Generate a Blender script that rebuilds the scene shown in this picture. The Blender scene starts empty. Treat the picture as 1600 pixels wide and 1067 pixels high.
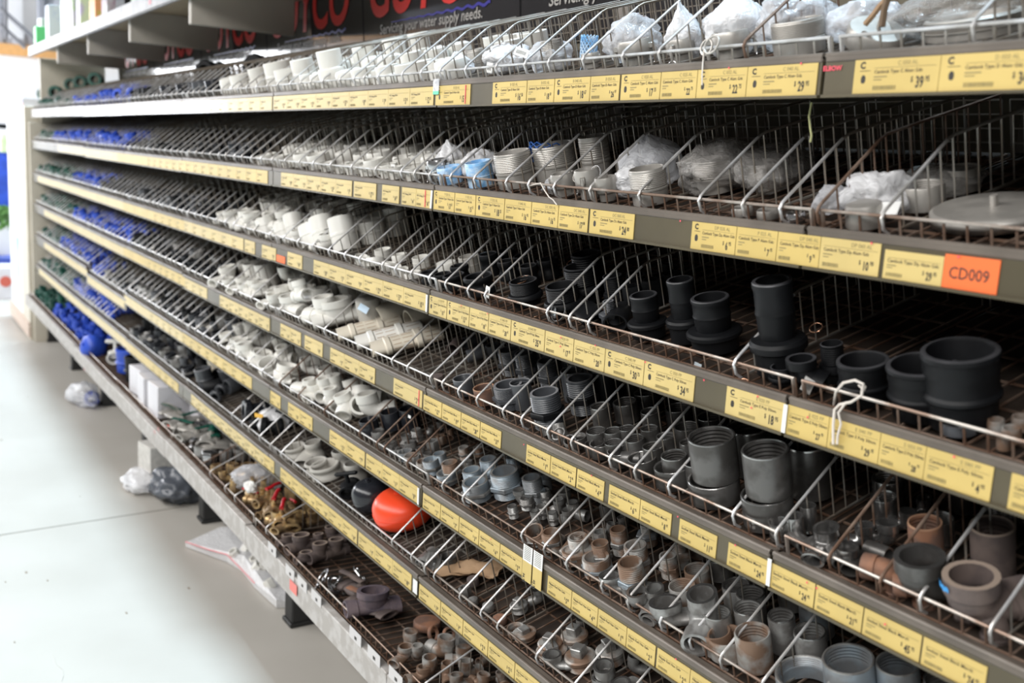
import bpy, math, random
from mathutils import Vector, Matrix, Euler, noise
from math import sin, cos, pi, radians
random.seed(7)
SC = bpy.context.scene
COL = SC.collection

# ---------------------------------------------------------------- camera
FPX = 1585.976
CX, CY, CZ = 0.79956, -0.90444, 1.34421
RM = Matrix(((0.5313328, -0.1794659, 0.8279357),
             (0.8453338, 0.0481229, -0.5320668),
             (0.0556452, 0.9825865, 0.1772778)))
cam_data = bpy.data.cameras.new('camera')
cam = bpy.data.objects.new('camera', cam_data)
COL.objects.link(cam)
cam.matrix_world = Matrix.Translation((CX, CY, CZ)) @ RM.to_4x4()
cam_data.sensor_width = 36
cam_data.lens = FPX / 1600 * 36
cam_data.clip_start = 0.02
cam_data.dof.use_dof = True
cam_data.dof.focus_distance = 1.62
cam_data.dof.aperture_fstop = 4.5
SC.camera = cam

# ---------------------------------------------------------------- world, sun, area lights, exposure
world = bpy.data.worlds.new('world')
SC.world = world
world.use_nodes = True
wn = world.node_tree.nodes
wl = world.node_tree.links
bg = wn['Background']
geo = wn.new('ShaderNodeTexCoord')
sep = wn.new('ShaderNodeSeparateXYZ')
rmp = wn.new('ShaderNodeValToRGB')
wl.new(geo.outputs['Generated'], sep.inputs[0])
wl.new(sep.outputs['Z'], rmp.inputs[0])
rmp.color_ramp.elements[0].position = 0.0
rmp.color_ramp.elements[0].color = (0.50, 0.49, 0.47, 1)
rmp.color_ramp.elements[1].position = 0.75
rmp.color_ramp.elements[1].color = (1.0, 1.0, 1.0, 1)
wl.new(rmp.outputs[0], bg.inputs['Color'])
bg.inputs['Strength'].default_value = 0.26

def add_light(name, kind, loc, energy, color, rot=(0, 0, 0), **kw):
    l = bpy.data.lights.new(name, kind)
    l.energy = energy
    l.color = color
    for k, v in kw.items():
        setattr(l, k, v)
    o = bpy.data.objects.new(name, l)
    o.location = loc
    o.rotation_euler = rot
    COL.objects.link(o)
    return o

sun = add_light('skylight_sun', 'SUN', (0, 3, 6), 4.5, (0.64, 0.85, 1.0), angle=radians(7))
sun.rotation_euler = Vector((0.0, -0.095, -1)).to_track_quat('-Z', 'Y').to_euler()
sky_l = add_light('aisle_skylight', 'AREA', (-2.0, -2.9, 3.1), 320, (1.0, 0.985, 0.96), shape='RECTANGLE', size=11.0, size_y=1.3)
sky_l.rotation_euler = Vector((0, 0.72, -0.69)).to_track_quat('-Z', 'Y').to_euler()
door = add_light('doorway_daylight', 'AREA', (-10.9, -1.72, 1.95), 85, (0.93, 0.96, 1.0), shape='RECTANGLE', size=1.5, size_y=1.2)
door.rotation_euler = Vector((1, 0.15, 0)).to_track_quat('-Z', 'Y').to_euler()

wall_fill = add_light('far_wall_fill', 'AREA', (-8.2, -3.2, 2.4), 260, (0.95, 0.97, 1.0), shape='RECTANGLE', size=2.5, size_y=2.5)  # fill lamp added to brighten the far wall
wall_fill.rotation_euler = Vector((-0.7, 0.7, 0)).to_track_quat('-Z', 'Y').to_euler()
SC.view_settings.view_transform = 'Standard'
SC.view_settings.look = 'None'
SC.view_settings.gamma = 1
SC.view_settings.use_curve_mapping = False
SC.view_settings.exposure = 0.0

# ---------------------------------------------------------------- pixel helpers (measuring the photograph)
def ray(u, v):
    return RM @ Vector(((u - 800) / FPX, -(v - 533.5) / FPX, -1))
def hit(u, v, ax, val):
    d = ray(u, v)
    c = Vector((CX, CY, CZ))
    t = (val - c[ax]) / d[ax]
    return c + d * t
def depth(p):
    return -(RM.transposed() @ (Vector(p) - Vector((CX, CY, CZ)))).z
def px(p):
    w = RM.transposed() @ (Vector(p) - Vector((CX, CY, CZ)))
    return 800 + FPX * w.x / -w.z, 533.5 - FPX * w.y / -w.z

ZB = [None, 1.430, 1.240, 1.042, 0.851, 0.655, 0.464, 0.262]     # bottom of each price strip
FL = [None] + [z + 0.0425 for z in ZB[1:7]] + [0.318]             # wire floor of each basket
TH = radians(16)                       # the baskets of rows 1-6 lean towards the aisle
ST, CT = sin(TH), cos(TH)
def th(row): return TH if row < 7 else 0.0
def org(row, dz=0.0):
    return Vector((0, 0.006, FL[row] - 0.003 + dz)) if row < 7 else Vector((0, YB + 0.014, FL[7] + 0.0))
def nrm(row): return Vector((0, -ST, CT)) if row < 7 else Vector((0, 0, 1))
def dpt(row): return Vector((0, CT, ST)) if row < 7 else Vector((0, 1, 0))
def wpt(row, x, y, z, dz=0.0):
    """basket coordinates (along, depth, height above its wire floor) to world"""
    o = org(row, dz)
    return Vector((x, 0, 0)) + o + dpt(row) * y + nrm(row) * z
def hit_plane(u, v, n, p0):
    d = ray(u, v); c = Vector((CX, CY, CZ))
    return c + d * (n.dot(p0 - c) / n.dot(d))
def tilted(row, rot):
    return (Matrix.Rotation(th(row), 3, 'X') @ Euler(rot).to_matrix()).to_euler()
YB = -0.066
ORD = [None, 'top basket', 'second basket', 'third basket', 'fourth basket', 'fifth basket', 'sixth basket', 'bottom']
JX = [0.9, 0.0, -0.9, -1.8, -2.7, -3.6, -4.5, -5.4, -6.3]
BAYN = ['nearest bay', 'second bay', 'third bay', 'fourth bay', 'fifth bay', 'sixth bay', 'seventh bay', 'far end bay']
def bay_of(x):
    return max(0, min(7, int((0.9 - x) / 0.9)))
def x_at(row, u, y=0.0, dz=0.0):
    lo, hi = -6.8, 0.79
    z = (ZB[row] if row < 7 else 0.262) + dz
    for _ in range(40):
        m = (lo + hi) / 2
        if px((m, y, z))[0] < u or depth((m, y, z)) < 0.05: lo = m
        else: hi = m
        if depth((hi, y, z)) < 0.05: hi = m
    return (lo + hi) / 2

# ---------------------------------------------------------------- materials
MATS = {}
def mat(name, color, rough=0.5, metal=0.0, var=0.0, second=None, nscale=30, bump=0.0, coat=0.0, spec=0.5, emit=0.0, lo=0.45, hi=0.6):
    if name in MATS: return MATS[name]
    m = bpy.data.materials.new(name)
    m.use_nodes = True
    nt = m.node_tree
    b = nt.nodes['Principled BSDF']
    b.inputs['Roughness'].default_value = rough
    b.inputs['Metallic'].default_value = metal
    b.inputs['Coat Weight'].default_value = coat
    b.inputs['Coat Roughness'].default_value = 0.08
    b.inputs['Specular IOR Level'].default_value = spec
    tc = nt.nodes.new('ShaderNodeTexCoord')
    nz = nt.nodes.new('ShaderNodeTexNoise')
    nz.inputs['Scale'].default_value = nscale
    nz.inputs['Detail'].default_value = 5
    gm = nt.nodes.new('ShaderNodeNewGeometry')
    nt.links.new(gm.outputs['Position'], nz.inputs['Vector'])
    rp = nt.nodes.new('ShaderNodeValToRGB')
    c2 = second if second else tuple(max(0, c * (1 - var)) for c in color)
    rp.color_ramp.elements[0].position = lo
    rp.color_ramp.elements[1].position = hi
    rp.color_ramp.elements[0].color = (*c2, 1)
    rp.color_ramp.elements[1].color = (*color, 1)
    nt.links.new(nz.outputs['Fac'], rp.inputs[0])
    nt.links.new(rp.outputs[0], b.inputs['Base Color'])
    if bump:
        bp = nt.nodes.new('ShaderNodeBump')
        bp.inputs['Strength'].default_value = bump
        bp.inputs['Distance'].default_value = 0.002
        nt.links.new(nz.outputs['Fac'], bp.inputs['Height'])
        nt.links.new(bp.outputs[0], b.inputs['Normal'])
    if emit:
        b.inputs['Emission Color'].default_value = (*color, 1)
        b.inputs['Emission Strength'].default_value = emit
    MATS[name] = m
    return m

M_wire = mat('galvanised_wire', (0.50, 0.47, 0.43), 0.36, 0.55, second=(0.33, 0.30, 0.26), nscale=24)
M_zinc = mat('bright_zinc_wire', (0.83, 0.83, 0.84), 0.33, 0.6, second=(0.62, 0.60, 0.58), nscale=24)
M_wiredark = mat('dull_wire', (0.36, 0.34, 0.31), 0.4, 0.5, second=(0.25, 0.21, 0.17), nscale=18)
M_rust = mat('rusted_wire', (0.24, 0.17, 0.13), 0.55, 0.3, second=(0.15, 0.085, 0.055), nscale=26)
M_rail = mat('part_rusted_rail', (0.50, 0.46, 0.42), 0.35, 0.6, second=(0.24, 0.165, 0.125), nscale=14)
M_lip = mat('taupe_painted_steel', (0.165, 0.138, 0.115), 0.38, 0.1, var=0.25, nscale=9)
M_strip = mat('olive_ticket_channel', (0.095, 0.078, 0.044), 0.4, 0.0, var=0.2, nscale=6, coat=0.25)
M_pan = mat('brown_shelf_pan', (0.055, 0.038, 0.028), 0.7, 0.2, var=0.5, nscale=12)
M_back = mat('olive_back_panel', (0.16, 0.135, 0.09), 0.6, var=0.2, nscale=4)
M_cream = mat('cream_painted_steel', (0.66, 0.61, 0.51), 0.45, var=0.08, nscale=5)
M_beige = mat('beige_painted_steel', (0.40, 0.37, 0.325), 0.5, var=0.1, nscale=4)
M_topedge = mat('pale_grey_shelf_edge', (0.37, 0.365, 0.375), 0.4, var=0.15, nscale=15)
M_yel = mat('yellow_ticket_card', (0.64, 0.475, 0.155), 0.5, var=0.08, nscale=10, coat=0.25)
M_yel2 = mat('pale_yellow_ticket_card', (0.645, 0.495, 0.19), 0.45, var=0.08, nscale=10, coat=0.35)
M_ora = mat('orange_card', (0.90, 0.17, 0.04), 0.5)
M_whitecard = mat('white_card', (0.82, 0.82, 0.80), 0.5, var=0.06)
M_ink = mat('black_ink', (0.035, 0.03, 0.025), 0.6)
M_inkgrey = mat('grey_print', (0.30, 0.24, 0.10), 0.6)
M_pink = mat('pink_marker', (0.9, 0.09, 0.14), 0.5)
M_teal = mat('teal_tape', (0.15, 0.6, 0.42), 0.5)
M_pvc = mat('white_pvc', (0.80, 0.785, 0.735), 0.38, var=0.05, nscale=8, coat=0.1)
M_pvcwarm = mat('cream_pvc', (0.72, 0.66, 0.55), 0.42, var=0.08, nscale=10)
M_pvcgrey = mat('pale_grey_pvc', (0.50, 0.48, 0.44), 0.45, var=0.08, nscale=10)
M_blk = mat('black_poly', (0.009, 0.0095, 0.011), 0.46, var=0.3, nscale=20, spec=0.22)
M_blkgl = mat('glossy_black_poly', (0.022, 0.024, 0.03), 0.2, var=0.2, nscale=20)
M_dgrey = mat('dark_grey_pvc', (0.085, 0.09, 0.10), 0.33, var=0.25, nscale=20)
M_blue = mat('blue_poly', (0.035, 0.10, 0.62), 0.38, var=0.25, nscale=10)
M_green = mat('dark_green_poly', (0.012, 0.10, 0.07), 0.35, var=0.3, nscale=12)
M_galv = mat('galvanised_iron', (0.42, 0.42, 0.41), 0.42, 0.55, second=(0.24, 0.23, 0.22), nscale=40, bump=0.4)
M_galvr = mat('weathered_galvanised_iron', (0.42, 0.41, 0.39), 0.5, 0.35, second=(0.25, 0.16, 0.11), nscale=28, bump=0.4)
M_galvblue = mat('blue_grey_galvanised', (0.33, 0.39, 0.44), 0.4, 0.4, second=(0.26, 0.27, 0.28), nscale=22, bump=0.3)
M_steel = mat('dark_mild_steel', (0.15, 0.145, 0.14), 0.34, 0.55, second=(0.09, 0.085, 0.08), nscale=30)
M_machined = mat('machined_steel', (0.5, 0.49, 0.48), 0.22, 0.9, var=0.3, nscale=30)
M_rusty = mat('rusty_iron', (0.30, 0.145, 0.085), 0.7, 0.05, second=(0.17, 0.10, 0.075), nscale=30, bump=0.5)
M_browniron = mat('brown_cast_iron', (0.17, 0.13, 0.115), 0.65, 0.1, second=(0.11, 0.085, 0.08), nscale=25, bump=0.4)
M_alu = mat('cast_aluminium', (0.50, 0.475, 0.44), 0.38, 0.45, var=0.2, nscale=30, bump=0.2)
M_chrome = mat('bright_steel', (0.72, 0.72, 0.73), 0.15, 0.95, var=0.15, nscale=20)
M_brass = mat('brass', (0.60, 0.42, 0.20), 0.35, 0.5, second=(0.30, 0.20, 0.11), nscale=40)
M_red = mat('red_plastic', (0.55, 0.015, 0.025), 0.35, var=0.2)
M_float = mat('orange_red_float', (0.93, 0.075, 0.022), 0.33, var=0.03, nscale=6)
M_signred = mat('sign_red', (0.62, 0.028, 0.022), 0.45)
M_signblk = mat('sign_black', (0.028, 0.026, 0.028), 0.09, var=0.15, nscale=3)
M_signblue = mat('sign_blue', (0.035, 0.03, 0.26), 0.3)
M_signtxt = mat('sign_grey_text', (0.36, 0.34, 0.32), 0.5)
M_card = mat('brown_cardboard', (0.42, 0.27, 0.155), 0.75, var=0.15, nscale=20)
M_boxw = mat('white_carton', (0.75, 0.74, 0.78), 0.5, var=0.06, nscale=10)
M_foam = mat('white_foam', (0.68, 0.66, 0.62), 0.8, var=0.15, nscale=50, bump=0.5)
M_ltblue = mat('light_blue_print', (0.22, 0.50, 0.85), 0.5, second=(0.55, 0.72, 0.9), nscale=60)
M_mesh = mat('blue_net', (0.03, 0.14, 0.5), 0.5)
M_rubber = mat('black_rubber_foot', (0.02, 0.02, 0.02), 0.55)
M_string = mat('white_string', (0.72, 0.66, 0.6), 0.8)
M_copper = mat('copper_wire', (0.75, 0.42, 0.27), 0.25, 0.9)
M_orangewall = mat('timber_orange', (0.78, 0.42, 0.16), 0.6, var=0.1)
M_tealbox = mat('aqua_pack', (0.45, 0.72, 0.66), 0.4, second=(0.70, 0.85, 0.85), nscale=7)
M_greenbox = mat('lime_pack', (0.42, 0.62, 0.26), 0.4, second=(0.62, 0.6, 0.66), nscale=9)
M_purplebox = mat('lilac_pack', (0.52, 0.45, 0.7), 0.4, second=(0.62, 0.72, 0.5), nscale=9)
M_leaf = mat('leaf_green', (0.16, 0.36, 0.10), 0.5, var=0.4, nscale=20)

def bag_mat(name, tint, opac, rough=0.2):
    m = bpy.data.materials.new(name)
    m.use_nodes = True
    nt = m.node_tree
    out = nt.nodes['Material Output']
    b = nt.nodes['Principled BSDF']
    b.inputs['Base Color'].default_value = (*tint, 1)
    b.inputs['Roughness'].default_value = rough
    b.inputs['Specular IOR Level'].default_value = 0.7
    tr = nt.nodes.new('ShaderNodeBsdfTransparent')
    tr.inputs[0].default_value = (0.97, 0.97, 0.97, 1)
    lw = nt.nodes.new('ShaderNodeLayerWeight')
    lw.inputs['Blend'].default_value = 0.35
    mr = nt.nodes.new('ShaderNodeMapRange')
    mr.inputs['To Min'].default_value = opac
    mr.inputs['To Max'].default_value = min(1, opac + 0.5)
    nt.links.new(lw.outputs['Facing'], mr.inputs['Value'])
    mx = nt.nodes.new('ShaderNodeMixShader')
    nt.links.new(mr.outputs[0], mx.inputs[0])
    nt.links.new(tr.outputs[0], mx.inputs[1])
    nt.links.new(b.outputs[0], mx.inputs[2])
    nt.links.new(mx.outputs[0], out.inputs['Surface'])
    gm = nt.nodes.new('ShaderNodeNewGeometry')
    nz = nt.nodes.new('ShaderNodeTexNoise')
    nz.inputs['Scale'].default_value = 55
    nz.inputs['Detail'].default_value = 2
    nz.inputs['Distortion'].default_value = 1.2
    bp = nt.nodes.new('ShaderNodeBump')
    bp.inputs['Strength'].default_value = 0.8
    bp.inputs['Distance'].default_value = 0.006
    nt.links.new(gm.outputs['Position'], nz.inputs['Vector'])
    nt.links.new(nz.outputs['Fac'], bp.inputs['Height'])
    nt.links.new(bp.outputs[0], b.inputs['Normal'])
    MATS[name] = m
    return m
M_bag = bag_mat('clear_plastic_film', (0.85, 0.86, 0.9), 0.30)
M_bagw = bag_mat('milky_plastic_film', (0.90, 0.90, 0.92), 0.58)
M_bagg = bag_mat('dusty_plastic_film', (0.45, 0.43, 0.41), 0.3)

# ---------------------------------------------------------------- mesh builder
class MB:
    def __init__(s):
        s.v = []; s.f = []; s.m = []
    def add(s, vs, fs, mi=0, M=None):
        o = len(s.v)
        if M is not None: vs = [M @ Vector(p) for p in vs]
        s.v += [tuple(p) for p in vs]
        s.f += [tuple(i + o for i in f) for f in fs]
        s.m += [mi] * len(fs)
        return s
    def merge(s, o, M=None, mi=0):
        vs = o.v if M is None else [tuple(M @ Vector(p)) for p in o.v]
        k = len(s.v)
        s.v += vs
        s.f += [tuple(i + k for i in f) for f in o.f]
        s.m += [m + mi for m in o.m]
        return s
    def box(s, x0, x1, y0, y1, z0, z1, mi=0, M=None, b=0.0):
        if b <= 0:
            vs = [(x, y, z) for x in (x0, x1) for y in (y0, y1) for z in (z0, z1)]
            fs = [(0, 1, 3, 2), (4, 6, 7, 5), (0, 4, 5, 1), (2, 3, 7, 6), (0, 2, 6, 4), (1, 5, 7, 3)]
            return s.add(vs, fs, mi, M)
        # chamfered box
        vs = []; idx = {}
        def P(x, y, z):
            k = (x, y, z)
            if k not in idx: idx[k] = len(vs); vs.append(k)
            return idx[k]
        X = (x0, x1); Y = (y0, y1); Z = (z0, z1); fs = []
        for i in (0, 1):
            sx = b if i == 0 else -b
            fs.append([P(X[i], Y[0] + b, Z[0] + b), P(X[i], Y[0] + b, Z[1] - b), P(X[i], Y[1] - b, Z[1] - b), P(X[i], Y[1] - b, Z[0] + b)][::(1 if i == 0 else -1)])
            fs.append([P(X[0] + b, Y[i], Z[0] + b), P(X[1] - b, Y[i], Z[0] + b), P(X[1] - b, Y[i], Z[1] - b), P(X[0] + b, Y[i], Z[1] - b)][::(1 if i == 0 else -1)])
            fs.append([P(X[0] + b, Y[0] + b, Z[i]), P(X[0] + b, Y[1] - b, Z[i]), P(X[1] - b, Y[1] - b, Z[i]), P(X[1] - b, Y[0] + b, Z[i])][::(1 if i == 0 else -1)])
        for i in (0, 1):
            for j in (0, 1):
                xb = X[i] + (b if i == 0 else -b); yb = Y[j] + (b if j == 0 else -b)
                fs.append([P(X[i], yb, Z[0] + b), P(X[i], yb, Z[1] - b), P(xb, Y[j], Z[1] - b), P(xb, Y[j], Z[0] + b)])
                zb = Z[j] + (b if j == 0 else -b)
                fs.append([P(X[i], Y[0] + b, zb), P(X[i], Y[1] - b, zb), P(xb, Y[1] - b, Z[j]), P(xb, Y[0] + b, Z[j])])
                yb = Y[i] + (b if i == 0 else -b)
                fs.append([P(X[0] + b, Y[i], zb), P(X[1] - b, Y[i], zb), P(X[1] - b, yb, Z[j]), P(X[0] + b, yb, Z[j])])
                for k in (0, 1):
                    zc = Z[k] + (b if k == 0 else -b)
                    xb2 = X[i] + (b if i == 0 else -b); yb2 = Y[j] + (b if j == 0 else -b)
                    fs.append([P(X[i], yb2, zc), P(xb2, Y[j], zc), P(xb2, yb2, Z[k])])
        return s.add(vs, fs, mi, M)
    def bar(s, a, b, r, mi=0, n=6):
        return s.path([a, b], r, mi, n)
    def path(s, pts, r, mi=0, n=6, cap=True):
        pts = [Vector(p) for p in pts]
        vs = []; fs = []
        up = None
        rr = r if isinstance(r, (list, tuple)) else [r] * len(pts)
        for i, p in enumerate(pts):
            d = (pts[min(i + 1, len(pts) - 1)] - pts[max(i - 1, 0)]).normalized()
            if up is None:
                up = Vector((0, 0, 1)) if abs(d.z) < 0.9 else Vector((1, 0, 0))
            x = d.cross(up).normalized(); y = x.cross(d).normalized(); up = y
            for k in range(n):
                a = 2 * pi * k / n + pi / n
                vs.append(p + (x * cos(a) + y * sin(a)) * rr[i])
        for i in range(len(pts) - 1):
            for k in range(n):
                k2 = (k + 1) % n
                fs.append((i * n + k, (i + 1) * n + k, (i + 1) * n + k2, i * n + k2))
        if cap:
            fs.append(tuple(range(n))); fs.append(tuple(range((len(pts) - 1) * n, len(pts) * n))[::-1])
        return s.add(vs, fs, mi)
    def lathe(s, prof, n=24, mi=0, M=None, close=True):
        vs = []; fs = []
        for (r, z) in prof:
            for k in range(n):
                a = 2 * pi * k / n
                vs.append((r * cos(a), r * sin(a), z))
        m = len(prof)
        for i in range(m if close else m - 1):
            j = (i + 1) % m
            for k in range(n):
                k2 = (k + 1) % n
                fs.append((i * n + k, i * n + k2, j * n + k2, j * n + k))
        return s.add(vs, fs, mi, M)
    def solid(s, prof, n=24, mi=0, M=None):
        """lathe with capped ends"""
        s.lathe(prof, n, mi, M, close=False)
        m = len(prof)
        o = len(s.v) - m * n
        s.f.append(tuple(o + k for k in range(n))[::-1]); s.m.append(mi)
        s.f.append(tuple(o + (m - 1) * n + k for k in range(n))); s.m.append(mi)
        return s
    def hsweep(s, pts, radii, wall, n=18, mi=0, M=None):
        """hollow pipe along a path"""
        pts = [Vector(p) for p in pts]
        rings = []
        up = None
        for i, p in enumerate(pts):
            d = (pts[min(i + 1, len(pts) - 1)] - pts[max(i - 1, 0)]).normalized()
            if up is None: up = Vector((1, 0, 0)) if abs(d.x) < 0.9 else Vector((0, 0, 1))
            x = d.cross(up).normalized(); y = x.cross(d).normalized(); up = y
            rings.append((p, x, y))
        seq = [(i, radii[i]) for i in range(len(pts))] + [(i, min(radii) - wall) for i in range(len(pts) - 1, -1, -1)]
        vs = []; fs = []
        for (i, r) in seq:
            p, x, y = rings[i]
            for k in range(n):
                a = 2 * pi * k / n
                vs.append(p + (x * cos(a) + y * sin(a)) * r)
        m = len(seq)
        for i in range(m):
            j = (i + 1) % m
            for k in range(n):
                k2 = (k + 1) % n
                fs.append((i * n + k, j * n + k, j * n + k2, i * n + k2))
        return s.add(vs, fs, mi, M)
    def mesh(s, name, mats, sharp=35):
        me = bpy.data.meshes.new(name)
        me.from_pydata(s.v, [], s.f)
        for m in mats: me.materials.append(m)
        me.polygons.foreach_set('material_index', [min(i, len(mats) - 1) for i in s.m])
        me.validate(clean_customdata=False)
        me.update()
        if sharp is not None:
            me.shade_smooth()
            me.set_sharp_from_angle(angle=radians(sharp))
        return me

def link(name, me, parent=None, loc=(0, 0, 0), rot=(0, 0, 0), scale=(1, 1, 1)):
    o = bpy.data.objects.new(name, me)
    o.location = loc; o.rotation_euler = rot; o.scale = scale
    if parent: o.parent = parent
    COL.objects.link(o)
    return o
def tag(o, label=None, cat=None, group=None, kind=None):
    if label: o['label'] = label
    if cat: o['category'] = cat
    if group: o['group'] = group
    if kind: o['kind'] = kind
    return o
def thing(name, label, cat, loc=(0, 0, 0), rot=(0, 0, 0), scale=(1, 1, 1), group=None):
    return tag(link(name, None, None, loc, rot, scale), label, cat, group)
def struct(name, mb, mats, **k):
    return tag(link(name, mb.mesh(name, mats, **k)), kind='structure')

# text cut into meshes
TXT = {}
def text_mb(s_, size=1.0, bold=0.0, shear=0.0, align='LEFT', sx=1.0):
    """text lying in the XZ plane facing -Y"""
    key = (s_, bold, shear, align, sx)
    if key not in TXT:
        cu = bpy.data.curves.new('t', 'FONT')
        cu.body = s_; cu.size = 1.0; cu.offset = bold; cu.shear = shear; cu.align_x = align
        cu.resolution_u = 5 if bold > .02 and len(s_) == 5 and s_ != 'CD009' else 2
        ob = bpy.data.objects.new('t', cu)
        me = bpy.data.meshes.new_from_object(ob)
        TXT[key] = ([(v.co.x * sx, 0, v.co.y) for v in me.vertices], [tuple(p.vertices) for p in me.polygons])
        bpy.data.objects.remove(ob); bpy.data.curves.remove(cu); bpy.data.meshes.remove(me)
    mb = MB()
    vs, fs = TXT[key]
    mb.add([(x * size, 0, z * size) for x, _, z in vs], fs)
    return mb

# ================================================================ THE SETTING
fl = MB()
fl.box(-14, 6, -6, 6, -0.1, 0.0)
mfloor = mat('concrete_floor', (0.49, 0.465, 0.425), 0.42, second=(0.445, 0.42, 0.38), nscale=2.2, spec=0.4, lo=0.35, hi=0.65)
struct('floor', fl, [mfloor])
crack = MB()
crack.bar((-2.70, -2.6, 0.0002), (-2.89, 0.3, 0.0002), 0.0022, n=4)
struct('trim_1', crack, [mat('saw_cut_joint', (0.30, 0.28, 0.25), 0.9)])
specks = MB()
for i in range(26):
    X = random.uniform(-5, -0.6); Y = random.uniform(-1.0, -0.12); r = random.uniform(0.002, 0.006)
    specks.box(X - r * 1.8, X + r, Y - r * 0.6, Y + r * 0.6, 0, 0.0012, M=None)
tag(link('floor_grit', specks.mesh('floor_grit', [mat('grit', (0.30, 0.25, 0.2), 0.9)])), 'scattered dark grit and crumbs on the concrete aisle floor', 'grit', kind='stuff')
cv = MB(); q = [hit(u, v, 2, 0.0006) for u, v in ((84, 1024), (88, 1038), (98, 1046), (99, 1056), (96, 1064))]
cv.path(q, 0.0009, n=4)
struct('trim_2', cv, [mat('hairline_crack', (0.5, 0.47, 0.43), 0.9)])

wl_ = MB()
wl_.box(-11.15, -11.0, -5, 5, 0, 2.09)
struct('wall_left', wl_, [mat('white_painted_wall', (0.86, 0.86, 0.88), 0.6, var=0.04, nscale=1.5)])
bm_ = MB(); bm_.box(-11.2, -10.93, -5, 5, 2.09, 2.20)
struct('trim_3', bm_, [M_orangewall])
cw = MB()
n = 200
vs = []; fs = []
for i in range(n + 1):
    y = -5 + 10 * i / n
    x = -11.05 + 0.02 * (1 if (i // 2) % 2 else -1)
    vs += [(x, y, 2.2), (x, y, 4.2)]
for i in range(n): fs.append((2 * i, 2 * i + 2, 2 * i + 3, 2 * i + 1))
cw.add(vs, fs)
struct('wall_upper', cw, [mat('grey_blue_corrugated_steel', (0.42, 0.44, 0.50), 0.5, 0.1, var=0.1, nscale=3)], sharp=None)

# ================================================================ SHELVING
for b in range(0, 8):
    x1, x0 = JX[b], JX[b + 1]
    t = thing('shelving_bay', f'olive steel back panel and uprights of the shelving run, {BAYN[b]}', 'shelving bay', ((x0 + x1) / 2, 0.43, 0), group='frames of the shelving run')
    w = (x1 - x0) / 2
    m = MB(); m.box(-w, w, -0.005, 0.01, 0.3, 1.66); link('back_panel', m.mesh('back_panel', [M_back]), t)
    for sx in ((-1, 1) if b == 7 else (1,)):
        m = MB(); m.box(sx * w - 0.02, sx * w + 0.02, -0.02, 0.03, 0.02, 1.66, b=0.002); link('upright', m.mesh('upright', [M_lip]), t)
    m = MB()
    m.box(-w - 0.03, -w + 0.03, -0.37, 0.02, 0.012, 0.255, b=0.004)
    m.box(-w - 0.034, -w + 0.034, -0.376, -0.30, 0, 0.014, b=0.003)
    link('foot', m.mesh('foot', [M_rubber]), t)

def rowdz(r, b):
    if (r, b) == (5, 5): return -0.027
    random.seed(r * 31 + b)
    return random.uniform(-0.0025, 0.0025) if b > 1 else 0.0
for r in range(1, 7):
    for b in range(0, 8):
        x1, x0 = JX[b], JX[b + 1]
        z = ZB[r] + rowdz(r, b)
        L = x1 - x0 - 0.005
        t = thing('shelf', f'brown steel shelf with olive ticket channel under the {ORD[r]}, {BAYN[b]}', 'shelf', (x0 + 0.0025, 0, z), group=f'steel shelves under the {ORD[r]}')
        m = MB(); m.box(0, L, 0.008, 0.418, -0.013, -0.006); link('pan', m.mesh('pan', [M_pan]), t, (0, 0.006, 0.0395), (TH, 0, 0))
        m = MB()
        m.box(0, L, -0.004, 0.014, 0.037, 0.045, b=0.0015)
        m.bar((0, -0.001, 0.0445), (L, -0.001, 0.0445), 0.0035, n=10)
        link('front_lip', m.mesh('front_lip', [M_lip]), t)
        m = MB()
        m.box(0, L, -0.002, 0.002, 0, 0.038)
        m.box(0, L, -0.006, 0.0, -0.001, 0.0022)
        link('ticket_channel', m.mesh('ticket_channel', [M_strip]), t)
        for k, xe in enumerate((0.004, L - 0.004)):
            m = MB()
            m.add([(xe - 0.003, 0.03, -0.014), (xe - 0.003, 0.41, -0.014), (xe - 0.003, 0.41, -0.075), (xe - 0.003, 0.12, -0.045), (xe + 0.003, 0.03, -0.014), (xe + 0.003, 0.41, -0.014), (xe + 0.003, 0.41, -0.075), (xe + 0.003, 0.12, -0.045)],
                  [(0, 1, 2, 3), (7, 6, 5, 4), (0, 4, 5, 1), (1, 5, 6, 2), (2, 6, 7, 3), (3, 7, 4, 0)])
            link('bracket', m.mesh('bracket', [M_blk]), t, (0, 0.006, 0.0395), (TH, 0, 0))

# baskets: one set of part meshes, shared
def basket_parts(L, deep, rail_z):
    rail = MB(); fen = MB(); grid = MB(); back = MB()
    rail.bar((0, 0.012, rail_z), (L, 0.012, rail_z), 0.0021, n=8)
    n = int(L / 0.0255)
    for i in range(n + 1):
        x = L * i / n
        fen.bar((x, 0.0135, 0.002), (x, 0.0135, rail_z), 0.0015, n=5)
    fen.bar((0, 0.0135, 0.0), (L, 0.0135, 0.0), 0.0018, n=5)
    for e in (0.002, L - 0.002):
        rail.path([(e, 0.012, rail_z), (e, 0.012, 0.0)], 0.0026, n=6)
    for i in range(n + 1):
        x = L * i / n
        grid.bar((x, 0.0135, 0), (x, deep, 0), 0.0015, n=4)
    for k in range(6):
        y = 0.05 + (deep - 0.06) * k / 5
        grid.bar((0, y, -0.003), (L, y, -0.003), 0.0018, n=4)
    m = int(L / 0.05)
    for i in range(m + 1):
        x = L * i / m
        back.bar((x, deep, 0), (x, deep, 0.075), 0.0014, n=4)
    for k in range(1, 5):
        back.bar((0, deep, 0.01875 * k), (L, deep, 0.01875 * k), 0.0016, n=4)
    return rail, fen, grid, back
Lb = 0.9 - 0.012
P_b = basket_parts(Lb, 0.372, 0.0240)
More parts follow.
